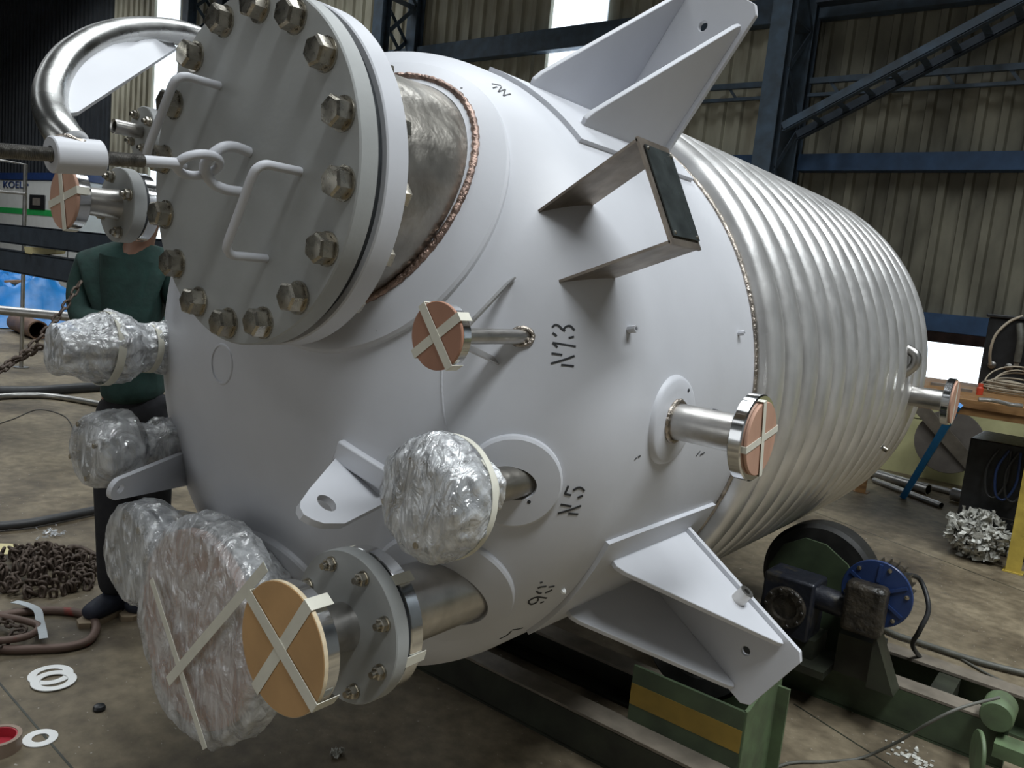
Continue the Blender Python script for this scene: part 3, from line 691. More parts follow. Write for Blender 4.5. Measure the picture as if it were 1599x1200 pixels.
# ---- lifting lugs
P0 = hit(281, 700); P1 = hit(287, 752)
tip = at(163, 770, 2.02)
m = MB()
def lug_plate(outline, hole, th, nrmv, z):                        # plate with a round hole, outline and hole by points
    pass
def plate_hole(m, pts, hc, hr, th, nv, seg=24):
    pts = [np.array(p, float) for p in pts]; nv = unit(nv); e1, e2, nn = basis(nv); hc = np.array(hc, float)
    N_ = len(pts); ring = [hc+(e1*cos(2*pi*k/seg)+e2*sin(2*pi*k/seg))*hr for k in range(seg)]
    # densify the outline to seg points by direction from the hole's centre
    out = []
    for k in range(seg):
        d = e1*cos(2*pi*k/seg)+e2*sin(2*pi*k/seg); best = None
        for i in range(N_):
            a = pts[i]-hc; b_ = pts[(i+1) % N_]-hc; a2 = V(a@e1, a@e2); b2 = V(b_@e1, b_@e2); d2 = V(cos(2*pi*k/seg), sin(2*pi*k/seg))
            den = d2[0]*(b2-a2)[1]-d2[1]*(b2-a2)[0]
            if abs(den) < 1e-12: continue
            t = (a2[0]*(b2-a2)[1]-a2[1]*(b2-a2)[0])/den; s_ = (a2[0]*d2[1]-a2[1]*d2[0])/den
            if t > 0 and -1e-9 <= s_ <= 1+1e-9 and (best is None or t > best): best = t
        out.append(hc+d*(best or hr*1.5))
    # insert true corners
    ang = lambda p: atan2((p-hc)@e2, (p-hc)@e1) % (2*pi)
    O = [(2*pi*k/seg, out[k], k) for k in range(seg)]+[(ang(p), p, None) for p in pts]; O.sort(key=lambda x: x[0])
    f_, b_ = nv*th/2, -nv*th/2; vs = []; 
    for o in (f_, b_):
        vs += [p+o for p in ring]; 
        vs += [x[1]+o for x in O]
    K = len(O); S = seg+K; fs = []
    for side in (0, 1):
        cur = 0
        for i in range(K):
            a, b2 = O[i], O[(i+1) % K]; i0 = side*S+seg+i; i1 = side*S+seg+(i+1) % K
            k0 = int(a[0]/(2*pi)*seg+1e-6) % seg; k1 = int(b2[0]/(2*pi)*seg+1e-6) % seg
            f = (side*S+k0, i0, i1, side*S+k1) if k0 != k1 else (side*S+k0, i0, i1)
            fs.append(f)
    for i in range(K): j = (i+1) % K; fs.append((seg+i, seg+j, S+seg+j, S+seg+i))
    for k in range(seg): j = (k+1) % seg; fs.append((k, j, S+j, S+k))
    return m.add(vs, fs)
# side lug: flat plate standing off the left of the head
A0, A1 = hit(284, 706), hit(292, 758); c0 = at(183, 763, 2.06); ax_ = unit(c0-(A0+A1)/2); up_ = unit((A0-A1)-ax_*((A0-A1)@ax_)); nv = np.cross(ax_, up_)
rr = .030; rnd = [c0+up_*rr*cos(t)+ax_*rr*sin(t) for t in np.linspace(.25, pi-.2, 9)]
m = MB(); plate_hole(m, [A0-ax_*.03]+rnd+[A1-ax_*.03], c0+ax_*(-.005), .0125, .014, nv); o = m.build('lifting_lug', M['paint'], ves)
lab(o, 'narrow lug reaching left past the black trousers')
# centre lug: broad plate with a hole and a back rib
Q0, Q1, Q2 = hit(527, 716), hit(600, 788), at(505, 822, 1.585)
nv = unit(np.cross(Q1-Q0, Q2-Q0)); nv = nv*np.sign(nv[2])
def onp(x, y): d = ray(x, y); return CAM+d*(((Q0-CAM)@nv)/(d@nv))
pts = [Q0+unit(Q0-onp(500, 810))*.05, onp(527, 713), onp(480, 768), onp(466, 788), onp(465, 797), onp(471, 808), onp(485, 816), onp(503, 822), onp(535, 822), onp(585, 796), onp(605, 786), Q1+unit(Q1-onp(500, 810))*.05]
m = MB(); plate_hole(m, pts, onp(507, 790), .0225, .016, nv); o = m.build('lifting_lug', M['paint'], ves)
lab(o, 'broad lug with a round hole left of the round film parcel')
A, B = hit(530, 700), hit(606, 748); n_ = nrm((A+B)/2); d_ = unit(B-A)
MB().box((A+B)/2+n_*.006, np.linalg.norm(B-A), .050, .026, (d_, np.cross(n_, d_), n_)).build('lug_pad', M['paint'], ves, bevel=.004)

# ---- support brackets
def bracket(th_deg, name_lbl):
    th = radians(th_deg); er = V(cos(th), 0, sin(th)); et = V(-sin(th), 0, cos(th)); c = V(0, 0, ZC)
    m = MB(); t_ = .016; hw = .122
    P = lambda r, o, y: c+er*r+et*o+V(0, y, 0)
    r0 = math.sqrt(RS**2-hw**2)-.002
    corner = [P(r0, -hw, -.15), P(1.285, -hw, -.15), P(1.305, -hw+.02, -.15), P(1.305, hw-.02, -.15), P(1.285, hw, -.15), P(r0, hw, -.15)]
    plate_hole(m, corner, P(1.195, 0, -.15), .013, t_, V(0, 1, 0)); bp = m.build('base_plate', M['paint'], ves, bevel=.002)
    lab(bp, name_lbl)
    for sgn in (-1, 1):
        g = MB(); o = sgn*(hw-.020); 
        g.plate([P(RS-.002, o, -.158), P(RS-.002, o, -.555), P(.872, o, -.560), P(.895, o, -.545), P(1.235, o, -.185), P(1.245, o, -.168), P(1.235, o, -.158)], .014, et)
        g.build('gusset', M['paint'], bp, bevel=.002)
    # pad on shell
    pm = MB(); vs = []; ny = 10; na = 14
    for j in range(ny+1):
        y = -.64+.60*j/ny
        for i in range(na+1):
            a = th+radians(-12.2+24.4*i/na); 
            edge = i in (0, na) or j in (0, ny)
            rr_ = RS+(.0 if edge and False else .012)
            y2 = y
            vs.append(c+V(cos(a)*rr_, y2, sin(a)*rr_))
    K = na+1; nv_ = len(vs); vs += [c+V((p-c)[0]*(RS-.004)/(RS+.012), p[1], (p-c)[2]*(RS-.004)/(RS+.012)) for p in vs[:nv_]]
    fs = [(j*K+i, j*K+i+1, (j+1)*K+i+1, (j+1)*K+i) for j in range(ny) for i in range(na)]
    bd = [i for i in range(K)]+[j*K+na for j in range(1, ny+1)]+[ny*K+i for i in range(na-1, -1, -1)]+[j*K for j in range(ny-1, 0, -1)]
    fs += [(bd[i], bd[(i+1) % len(bd)], nv_+bd[(i+1) % len(bd)], nv_+bd[i]) for i in range(len(bd))]
    pm.add(vs, fs).build('bracket_pad', M['paint'], bp, 40)
    return bp, P
bpT, PT = bracket(58.7, 'raised support bracket at the top with twin gussets')
bpB, PB = bracket(-34.0, 'lower right support bracket with twin gussets')
# earthing boss on the lower gusset
c = PB(1.09, .102+.006, -.20); o = MB().lathe(c, unit(PB(1, 1, 0)-PB(1, 0, 0)), [(.020, -.004), (.020, .040), (.009, .040), (.009, .010)], 24).build('threaded_boss', M['steel'], bpB)

# ---- name plate bracket
t1, t2 = radians(33.0), radians(21.2); y0, y1 = -.866, -.738; Rp = 1.05
def pr(t, r, y): return V(cos(t)*r, y, ZC+sin(t)*r)
br = MB()
def armplate(t):
    vs = []
    for y in np.linspace(y0, y1, 6):
        ht = RS*math.sqrt(max(0, 1-((y+T0)/D1)**2)) if y < -T0 else RS
        vs.append(pr(t, ht-.004, y))
    return vs+[pr(t, Rp, y1), pr(t, Rp, y0)]
root = MB().plate(armplate(t1), .006, np.cross(pr(t1, 1, 0)-V(0, 0, ZC), V(0, 1, 0))).build('plate_bracket', M['brownsteel'], ves)
lab(root, 'tarnished U-shaped steel bracket holding a dark name plate')
MB().plate(armplate(t2), .006, np.cross(pr(t2, 1, 0)-V(0, 0, ZC), V(0, 1, 0))).build('bracket_arm', M['brownsteel'], root)
a, b_ = pr(t1, Rp, 0), pr(t2, Rp, 0); ctr = (a+b_)/2; dn = unit(V(a[2]-b_[2], 0, -(a[0]-b_[0]))); dl = unit(a-b_); ym = V(0, (y0+y1)/2, 0)
Lp = np.linalg.norm(a-b_)
MB().box(ctr+ym, Lp+.012, y1-y0, .006, (dl, V(0, 1, 0), dn)).build('bracket_face', M['brownsteel'], root)
pd = MB().box(ctr+ym+dn*.006+V(0, .004, 0), Lp-.022, y1-y0-.016, .003, (dl, V(0, 1, 0), dn)).build('name_plate', M['plate_dark'], root)
for sx in (-1, 1):
    for sy in (-1, 1):
        MB().lathe(ctr+ym+dl*sx*(Lp/2-.018)+V(0, .004+sy*.048, 0)+dn*.0075, dn, [(.0038, 0), (.0036, .002), (.0001, .003)], 12).build('rivet', M['bolt'], root)

# ---- small details on the skin
for q, r, l in [((982, 515), .0085, .020), ((1153, 521), .007, .018)]:
    P = hit(*q); o = MB().lathe(P, nrm(P), [(r, -.004), (r, l), (r*.55, l), (r*.5, l-.006), (.0001, l-.006)], 8).build('insulation_stud', M['paint'], ves)
for q in [(721, 146), (593, 518), (825, 780), (1068, 609), (1113, 641)]:
    P = hit(*q); MB().lathe(P, nrm(P), [(.0042, .0005), (.0042, .0136), (.0001, .0140)], 14).build('weep_hole', M['gasket'], ves)
sp = [hit(x, y) for x, y in [(693, 552), (690, 580), (690, 610), (692, 640), (697, 668), (702, 690)]]
bead_path([p+nrm(p)*-.001 for p in arc(sp, 10)], .003, 'seam_weld', M['paint'], ves, closed=False)
P = hit(1424, 562, RC); MB().tube(arc([P-nrm(P)*.03+V(0, 0, .05), P+nrm(P)*.012+V(0, 0, .02), P+nrm(P)*.012-V(0, 0, .03), P-nrm(P)*.03-V(0, 0, .07)], 5), .022, 16).build('coil_inlet', M['steel'], ves, 60)
P = hit(1382, 702, RC); MB().lathe(P, nrm(P), [(.012, -.01), (.012, .012), (.0001, .014)], 12).build('insulation_stud', M['bolt'], ves)
# rough white weld patch beside the right lower lettering
P = hit(878, 922); MB().lathe(P, nrm(P), [(.008, -.002), (.006, .008), (.0001, .012)], 7).build('weld_spatter', M['white'], ves)

# stencilled marks: strokes laid on the vessel's skin
def marks(strokes, wd, lbl):
    m = MB()
    for st in strokes:
        P = [hit(*q) for q in st]
        if len(P) > 2: P = arc(P, 5)
        fine = []
        for i in range(len(P)-1):
            for k in range(4): fine.append(P[i]+(P[i+1]-P[i])*k/4)
        fine.append(P[-1]); vs = []
        for i, p in enumerate(fine):
            a = fine[max(i-1, 0)]; b_ = fine[min(i+1, len(fine)-1)]; n_ = nrm(p); s_ = unit(np.cross(n_, unit(b_-a)))
            vs += [p+s_*wd/2+n_*.0012, p-s_*wd/2+n_*.0012, p+s_*wd/2-n_*.003, p-s_*wd/2-n_*.003]
        k = len(fine); fs = []
        for i in range(k-1):
            a, c = 4*i, 4*i+4; fs += [(a, a+1, c+1, c), (a, c, c+2, a+2), (a+1, a+3, c+3, c+1)]
        fs += [(0, 2, 3, 1), (4*k-4, 4*k-3, 4*k-1, 4*k-2)]
        m.add(vs, fs)
    return lab(m.build('stencil_mark', M['ink'], ves), lbl)
def S(o, sc, st): return [[(o[0]+x/sc, o[1]+y/sc) for x, y in s] for s in st]
Z4 = (800, 300)
marks(S(Z4, 4, [[(241, 1072), (325, 1048), (388, 1024)], [(245, 1008), (312, 1018)], [(305, 1080), (384, 1088)],
                [(252, 942), (396, 966)], [(252, 942), (282, 970)],
                [(252, 880), (278, 900)], [(352, 912), (384, 904)], [(250, 845), (268, 830), (292, 838), (312, 858), (330, 868)], [(318, 862), (335, 842), (362, 838), (388, 864)]]), .0042, 'black stencilled N13')
Z4 = (800, 600)
marks(S(Z4, 4, [[(284, 808), (360, 786), (428, 760)], [(302, 752), (368, 764)], [(350, 808), (410, 814)],
                [(350, 636), (328, 686)], [(328, 686), (366, 694)], [(380, 664), (408, 648), (432, 650), (450, 668)], [(408, 710), (440, 696)]]), .0046, 'black stencilled N5')
marks(S((800, 880), 10, [[(430, 305), (470, 295)], [(395, 390), (450, 370), (530, 360)], [(570, 370), (655, 358)], [(375, 438), (410, 465), (455, 465)], [(510, 462), (560, 445), (620, 415)],
      [(285, 568), (340, 540), (420, 530), (535, 545)], [(250, 615), (290, 640), (345, 628), (390, 600)], [(392, 590), (404, 566), (396, 540)], [(252, 612), (262, 585), (290, 566)], [(435, 622), (490, 598)]]), .0042, 'black stencilled 90 degrees')
marks([[(780, 998), (792, 992), (798, 986)], [(800, 984), (808, 983), (816, 981)]], .0035, 'partly hidden black stencil strokes low on the head')
marks([[(768, 131), (782, 134)], [(770, 138), (776, 136)], [(783, 136), (778, 144)], [(778, 144), (789, 140)], [(789, 140), (786, 150)], [(786, 150), (797, 147)]], .0035, 'black stencilled mark high on the dome')
marks([[(836, 152), (841, 157)], [(845, 158), (852, 160)], [(849, 163), (858, 166)]], .004, 'short black strokes beside the raised bracket')
marks([[(991, 718), (994, 715)], [(996, 714), (1000, 712)], [(1087, 712), (1093, 705)], [(1093, 711), (1100, 707)]], .003, 'faint black strokes under the side nozzle')

# ================================================================== TURNING ROLLERS
def depth(P): return float((np.array(P)-CAM)@FW)
def wheel(parent, x, y, z, r, wd):
    o = MB().lathe((x, y, z), AX, [(r*.55, -wd/2+.012), (r*.62, -wd/2), (r*.93, -wd/2), (r, -wd/2+.015), (r, wd/2-.015), (r*.93, wd/2), (r*.62, wd/2), (r*.55, wd/2-.012)], 72).build('tyre', M['rubber'], parent)
    m = MB().disc((x, y, z), AX, r*.6, -wd/2+.02, wd/2-.02, 48); m.disc((x, y, z), AX, .06, -wd/2-.03, wd/2+.03, 32); m.build('hub', M['oily'], parent)
t = thing('turning_roller', 'greasy green powered roller stand with big black tyres under the coil', 'roller stand', (0, 1.3, 0), 'turning rollers under the vessel')
def channel(y0, y1, x0, x1, z1, parent, side=1, mside='green'):
    c = MB(); xm = (x0+x1)/2; L = x1-x0
    c.box((xm, y0+.005 if side > 0 else y1-.005, z1/2), L, .01, z1-.02); c.box((xm, (y0+y1)/2, .006), L, y1-y0, .012)
    o = c.build('base_channel', M[mside], parent); MB().box((xm, (y0+y1)/2, z1-.006), L, y1-y0, .012).build('channel_flange', M['railtop'], o); return o
channel(1.10, 1.20, -1.9, 1.55, .175, t); channel(1.42, 1.52, -1.9, 1.75, .175, t, -1)
for x in (-1.7, .2, 1.3): MB().box((x, 1.31, .09), .08, .22, .14).build('cross_tie', M['oily'], t)
rw = .245
for sx in (-1, 1):
    x, z = .745*sx, .424
    wheel(t, x, 1.38, z, rw, .13)
    m = MB()
    for y in (1.275, 1.485):
        m.plate([(x-.19, y, .175), (x+.20, y, .175), (x+.21, y, .42), (x+.13, y, .54), (x+.03, y, .60), (x-.06, y, .605), (x-.15, y, .55), (x-.20, y, .44)], .012, (0, 1, 0))
    m.build('wheel_bracket', M['green'], t)
# gearbox and motor
gx, gy, gz = .735, .985, .415
g = MB().box((gx, gy+.07, gz-.03), .21, .17, .25).build('gearbox', M['greasy'], t, bevel=.012)
MB().lathe((gx, gy-.012, gz-.03), NX, [(.085, -.01), (.085, .012), (.078, .018), (.052, .018), (.048, .004), (.0001, .004)], 40).build('gearbox_cover', M['grease'], g)
c0_ = hexbolt('bolt', .014, .01).build('cover_bolt', M['grease'], None, 25); c0_.parent = g
for k in range(10):
    q = 2*pi*k/10; Mx = fr((gx+.074*cos(q), gy-.030, gz-.03+.074*sin(q)), NX)
    if k == 0: c0_.matrix_parent_inverse = WM(g).inverted(); c0_.matrix_basis = Mx
    else: inst(c0_, 'cover_bolt', Mx, g)
bc = pl(1368, 928, 1, 1.04)
mf = MB().disc(bc, AX, .132, 0, .014, 64, 0, .003).build('motor_flange', M['blue'], t)
for k in range(6):
    q = k*pi/3+.2; MB().lathe(bc+V(cos(q), 0, sin(q))*.112, NX, [(.009, -.002), (.009, .007), (.0001, .008)], 8).build('flange_bolt', M['bolt'], mf)
for k in range(6):
    q = k*pi/3+.5; MB().bar(bc+V(cos(q), 0, sin(q))*.05+V(0, -.006, 0), bc+V(cos(q), 0, sin(q))*.12+V(0, -.004, 0), .012, .008, AX).build('flange_rib', M['blue'], mf)
m = MB().lathe(bc, AX, [(.03, .014), (.088, .014), (.088, .20), (.07, .215), (.0001, .215)], 40)
for k in range(20):
    q = 2*pi*k/20; m.bar(bc+V(cos(q)*.094, .03, sin(q)*.094), bc+V(cos(q)*.094, .19, sin(q)*.094), .004, .022, (cos(q), 0, sin(q)))
m.build('motor', M['grease'], t)
MB().box(bc+V(-.02, -.055, -.05), .15, .09, .20).build('reducer', M['grease'], t, bevel=.02)
MB().lathe(V(gx+.10, gy+.06, gz+.03), (1, 0, -.05), [(.05, 0), (.05, .10), (.04, .12)], 28).build('coupling', M['greasy'], t)
m = MB(); x0 = bc[0]-.03
m.box((x0, 1.09, .25), .16, .11, .16); m.plate([(x0+.06, 1.03, .175), (x0+.16, 1.03, .175), (x0+.06, 1.03, .40)], .10, (0, 1, 0)); m.build('motor_pedestal', M['oily'], t)
m = MB().box((gx, gy+.09, .225), .26, .17, .10); m.box((gx-.05, gy+.05, .18), .5, .24, .03); m.build('gearbox_pedestal', M['oily'], t)
# end bearing of the stand
e0 = pl(1556, 1120, 1, 1.02); 
m = MB().lathe(e0, NX, [(.0001, -.12), (.055, -.12), (.055, .0), (.05, .008), (.0001, .008)], 32); m.build('end_roller', M['greenlite'], t)
e1_ = pl(1530, 1180, 1, .90); MB().disc(e1_, unit((-1, -.35, 0)), .085, 0, .014, 40, 0, .003).build('end_disc', M['greenlite'], t)
MB().box((e0[0]+.32, 1.02, e0[2]-.10), .62, .10, .05).build('end_bar', M['greenlite'], t)
# black motor cable
def cable(pts, r, name, mt, label, cat='cable', n=8, grp=None):
    o = MB().tube(arc(pts, n), r, 10).build(name, M[mt], None, 60); return tag(o, label, cat, grp)
zc = depth(bc)
MB().tube(arc([bc+V(.05, .15, .06), at(1436, 905, zc+.15), at(1450, 950, zc+.1), at(1436, 985, zc+.1), at(1425, 1008, zc+.2), at(1440, 1031, zc+.35)], 8), .010, 10).build('motor_cable', M['hose'], t, 60)

t = thing('turning_roller', 'green roller stand with an ochre stripe below the lower support bracket', 'roller stand', (0, .25, 0), 'turning rollers under the vessel')
channel(.0, .10, -1.9, .93, .15, t, mside='oily'); channel(.40, .50, -1.9, .93, .15, t, -1, mside='oily')
for sx in (-1, 1):
    x, z = .70*sx, .459
    wheel(t, x, .25, z, .20, .11)
    if sx < 0:
        m = MB()
        for y in (.16, .36): m.plate([(x-.15, y, .15), (x+.17, y, .15), (x+.14, y, .42), (x, y, .5), (x-.15, y, .40)], .012, (0, 1, 0))
        m.build('wheel_bracket', M['green'], t)
x0, x1, ya, yb, zt = .535, .93, .10, .40, .345
MB().box(((x0+x1)/2, ya, (zt-.0)/2), x1-x0, .012, zt).build('side_plate', M['green'], t)
MB().box(((x0+x1)/2, ya-.0065, .245), x1-x0, .0012, .075).build('ochre_stripe', M['stripe'], t)
MB().box(((x0+x1)/2, yb, (zt+.02)/2), x1-x0, .012, zt+.02).build('side_plate', M['green'], t)
MB().plate([(x1, ya, 0), (x1, yb, 0), (x1, yb, zt+.06), (x1, yb-.04, zt+.06), (x1, ya+.02, zt-.0), (x1, ya, zt)], .012, (1, 0, 0)).build('end_plate', M['greenlite'], t)
MB().box((x1+.02, yb-.03, .17), .05, .012, .34).build('end_rib', M['greenlite'], t)

cable([fl(1375, 980, .02), fl(1400, 992, .02), fl(1440, 1005, .02), fl(1500, 1025, .02), fl(1560, 1042, .02), fl(1660, 1066, .02)], .014, 'floor_hose', 'greycable', 'thick grey hose running right across the floor behind the green beam', 'hose')
cable([fl(1470, 1012, .008), fl(1510, 1035, .008), fl(1560, 1062, .008), fl(1660, 1105, .008)], .006, 'thin_cable', 'greycable', 'thin dark cable leaving the thick grey hose towards the right edge')
cable([fl(1180, 1215, .006), fl(1230, 1193, .006), fl(1290, 1190, .006), fl(1345, 1184, .006), at(1400, 1160, 2.85), at(1450, 1130, 2.75), at(1500, 1106, 2.72), at(1560, 1090, 2.78)], .0055, 'thin_cable', 'greycable', 'thin grey cable looping over the green beam at lower right')

# ================================================================== RIGHT SIDE: BENCH AND MACHINES
bx0, bx1, by0, by1, bz = -.15, 2.3, 3.95, 5.75, 1.10
t = thing('workbench', 'wooden-topped workbench with yellow steel legs carrying a welding set', 'workbench', (.9, 4.7, 0))
for i in range(5):
    y = by0+(by1-by0)*(i+.5)/5; MB().box(((bx0+bx1)/2, y, bz-.03), bx1-bx0, (by1-by0)/5-.004, .06).build('top_plank', M['wood'], t, bevel=.004)
lg = [(1.26, 3.98), (bx0+.05, 5.4), (bx1-.1, 3.98), (bx1-.1, 5.65)]
for i, (x, y) in enumerate(lg):
    m = MB().box((x, y-.035, (bz-.06)/2), .09, .008, bz-.06); m.box((x-.04, y, (bz-.06)/2), .008, .07, bz-.06); m.box((x, y, .004), .12, .1, .008)
    m.build('leg', M['yellow'] if i != 1 else M['wood'], t)
m = MB().box(((bx0+bx1)/2, by0+.03, bz-.085), bx1-bx0-.1, .03, .05); m.build('front_rail', M['wood'], t)
# lower welding machine on the floor
def rect(name, c, sx, sy, sz, mt, parent=None, bev=.008): return MB().box(c, sx, sy, sz).build(name, M[mt], parent, bevel=bev)
wx, wy = 1.05, 4.62
t = thing('welding_machine', 'black welding machine with a teal side standing on the floor under the bench', 'welding machine', (wx, wy, 0))
rect('housing', (wx, wy, .43), .44, .62, .74, 'black', t); rect('side_panel', (wx+.223, wy, .43), .006, .56, .66, 'teal', t, 0)
rect('base_skid', (wx, wy, .03), .48, .60, .06, 'black', t)
m = MB(); fy = wy-.3105
for a in (-.16, .16): m.box((wx+a, fy, .20), .006, .003, .15)
for a in (.125, .275): m.box((wx, fy, a), .32, .003, .006)
m.build('label_frame', M['thread'], t)
def text(s, size, loc, xd, zd, mt, parent, name='lettering', ext=.001, sx=1):
    cu = bpy.data.curves.new('t', 'FONT'); cu.body = s; cu.size = size; cu.extrude = ext; cu.align_x = 'CENTER'; cu.align_y = 'CENTER'
    o = bpy.data.objects.new('t', cu); me = bpy.data.meshes.new_from_object(o); bpy.data.objects.remove(o); me.name = name
    xd, zd = unit(xd), unit(zd); n = np.cross(xd, zd)
    me.transform(Matrix([[xd[i]*sx, zd[i], n[i], loc[i]] for i in range(3)]+[[0, 0, 0, 1]])); me.materials.append(M[mt])
    o = bpy.data.objects.new(name, me); COL.objects.link(o); par(o, parent); return o
text('GOLDEN Fast - 4', .036, (wx, fy-.002, .245), (1, 0, 0), (0, 0, 1), 'steel', t)
for k in range(3):
    x = wx-.03+.06*k; MB().tube(arc([(x, fy-.02, .76), (x-.05, fy-.05, .62), (x-.03, fy-.06, .45), (x+.03, fy-.06, .42), (x+.08, fy-.05, .55), (x+.07, fy-.02, .76)], 7), .009, 8).build('coiled_lead', M['blue' if k == 1 else 'hose'], t, 60)
# upper welding set on the bench
_w = pl(1524, 604, 2, bz); wx2, wy2, wz = _w[0]+.22, min(_w[1]+.23, by1-.24), bz
t = thing('welding_set', 'black welding set with hoses standing on the bench', 'welding machine', (wx2, wy2, wz))
rect('housing', (wx2, wy2, wz+.30), .40, .45, .56, 'black', t); rect('top_lid', (wx2, wy2, wz+.595), .44, .49, .03, 'black', t)
for sx in (-1, 1): MB().box((wx2+sx*.15, wy2, wz+.012), .05, .4, .024).build('foot', M['rubber'], t)
fy = wy2-.225
for k, (xx, zz) in enumerate([(-.12, .2), (.0, .2), (.12, .2)]): MB().lathe((wx2+xx, fy, wz+zz), NX, [(.03, 0), (.03, .02), (.015, .03), (.0001, .03)], 20).build('socket', M['thread'], t)
MB().tube(arc([(wx2-.13, fy-.03, wz+.20), (wx2-.14, fy-.08, wz+.32), (wx2-.12, fy-.08, wz+.45), (wx2-.05, fy-.04, wz+.56), (wx2+.03, fy, wz+.615)], 7), .011, 10).build('gas_hose', M['cable'], t, 60)
MB().tube(arc([(wx2+.02, fy-.02, wz+.55), (wx2+.05, fy-.05, wz+.42), (wx2+.05, fy-.03, wz+.25)], 7), .026, 12).build('torch_handle', M['greycable'], t, 60)
MB().box((wx2+.05, fy-.03, wz+.24), .035, .03, .07).build('torch_tip', M['railtop'], t)
# loops of cable on the bench
random.seed(5)
cc = pl(1572, 617, 2, bz); cc[2] = bz+.004
t = thing('cable_coil', 'tangled coil of beige cable lying on the bench in front of the welding set', 'cable', cc)
for k in range(7):
    r1, r2 = random.uniform(.13, .21), random.uniform(.09, .15); ph = random.uniform(0, 3); ox, oy = random.uniform(-.05, .05), random.uniform(-.02, .05); zt_ = .012+.014*k; tl_ = random.uniform(.05, .5)
    pts = [cc+V(ox+cos(q+ph)*r1, oy+sin(q+ph)*r2*.8, zt_+max(0, sin(q+ph))*tl_*.38) for q in np.linspace(0, 2*pi, 26, endpoint=False)]
    MB().tube(pts, .006, 8, closed=True).build('cable_loop', M['cable'], t, 60)
p = pl(1529, 617, 2, bz)
tag(MB().lathe(p, _z, [(.0001, .0), (.022, 0), (.024, .05), (.016, .06), (.016, .085), (.0001, .085)], 16).build('clamp_grip', M['redplastic']), 'orange-red plastic grip on the bench left of the cable coil', 'clamp')
p = pl(1560, 629, 2, bz+.016)
tag(MB().tube(arc([p+V(-.12, 0, 0), p+V(-.04, .03, .006), p+V(.06, 0, 0), p+V(.13, .03, 0)], 6), .014, 10).build('torch_neck', M['steel']), 'dull metal welding torch neck at the bench edge under the beige coil', 'torch')
for k, (x, y, l) in enumerate([(1470, 604, .16), (1502, 612, .12)]):
    p = pl(x, y, 2, bz); p[2] = bz+.0115
    tag(MB().bar(p+V(-l/2, .02*k, 0), p+V(l/2, .05, 0), .022, .022).build('steel_offcut', M['pipe']), ['longer steel offcut at the left end of the bench top', 'shorter steel offcut left of the orange-red grip'][k], 'offcut')
# bright blue bar leaning on the bench edge
a, b_ = fl(1410, 777, .01), at(1493, 640, 4.9); b_ = V(b_[0], by0-.01, bz-.09)
b2 = pl(1497, 632, 1, by0-.03)
tag(MB().bar(a, b2, .050, .03, (0, 1, 0)).build('blue_bar', M['bluebar']), 'bright blue painted bar leaning from the floor against the bench', 'bar')
# big disc and strap against the masonry
dc = pl(1482, 690, 1, YW-.05)
t = thing('blanking_disc', 'large dusty grey round disc leaning on the pale yellow wall', 'disc', (dc[0], YW-.1, 0))
MB().disc((dc[0], YW-.06, dc[2]), unit((0, -1, .12)), .31, -.01, .012, 56, 0, .003).build('plate', M['beigedust'], t)
a, b_ = pl(1440, 640, 1, YW-.12), pl(1520, 730, 1, YW-.12)
tag(MB().bar(a+unit(a-b_)*.15, b_+unit(b_-a)*.35, .13, .02, AX).build('flat_strap', M['railtop']), 'dark flat bar crossing in front of the dusty grey disc', 'bar')
# pipes on the floor there
for k, (p, q, r, l) in enumerate([((1365, 750), (1470, 790), .028, 'thin bright pipe on the floor nearest of the pipes by the blue bar'), ((1360, 738), (1450, 765), .05, 'thick bare steel pipe on the floor behind the blue bar'), ((1440, 757), (1490, 770), .03, 'short bare pipe lying on the floor beside the black machine')]):
    A, B = fl(*p, r), fl(*q, r); m = MB().tube([A, B], r, 24, cap=False); m.tube([B, A], r*.85, 24, cap=False)
    d = unit(B-A); m.lathe(B, d, [(r*.85, 0), (r, 0)], 24); m.lathe(A, -d, [(r*.85, 0), (r, 0)], 24)
    tag(m.build('steel_pipe', M['pipe']), l, 'pipe')
A = fl(1465, 762, .07); A = V(.55, 5.9, .07)
m = MB().tube([A, A+V(.5, -.1, 0)], .06, 28); tag(m.build('pipe_stub', M['pipe']), 'stubby grey pipe end lying behind the black machine', 'pipe')
# ball of crumpled foil
random.seed(3)
fc = fl(1520, 872); fc[2] = .17
m = MB()
for k in range(700):
    d = unit((random.gauss(0, 1), random.gauss(0, 1), random.gauss(0, 1))); r = .17*random.uniform(.55, 1.08); c = fc+d*V(1.05, 1.05, .95)*r; c[2] = max(c[2], .02)
    e1, e2, e3 = basis(unit(d+V(*[random.uniform(-.9, .9) for _ in range(3)]))); s_ = random.uniform(.012, .05)
    vs = []
    for i in range(4):
        for j in range(3): vs.append(c+e1*(i-1.5)*s_*.5+e2*(j-1)*s_*.55+e3*random.uniform(-.9, .9)*s_)
    m.add(vs, [(i*3+j, i*3+j+1, i*3+j+4, i*3+j+3) for i in range(3) for j in range(2)])
tag(m.build('foil_ball', M['foil'], None, 20), 'crumpled ball of grey-white foil scrap on the floor before the black machine', 'scrap')

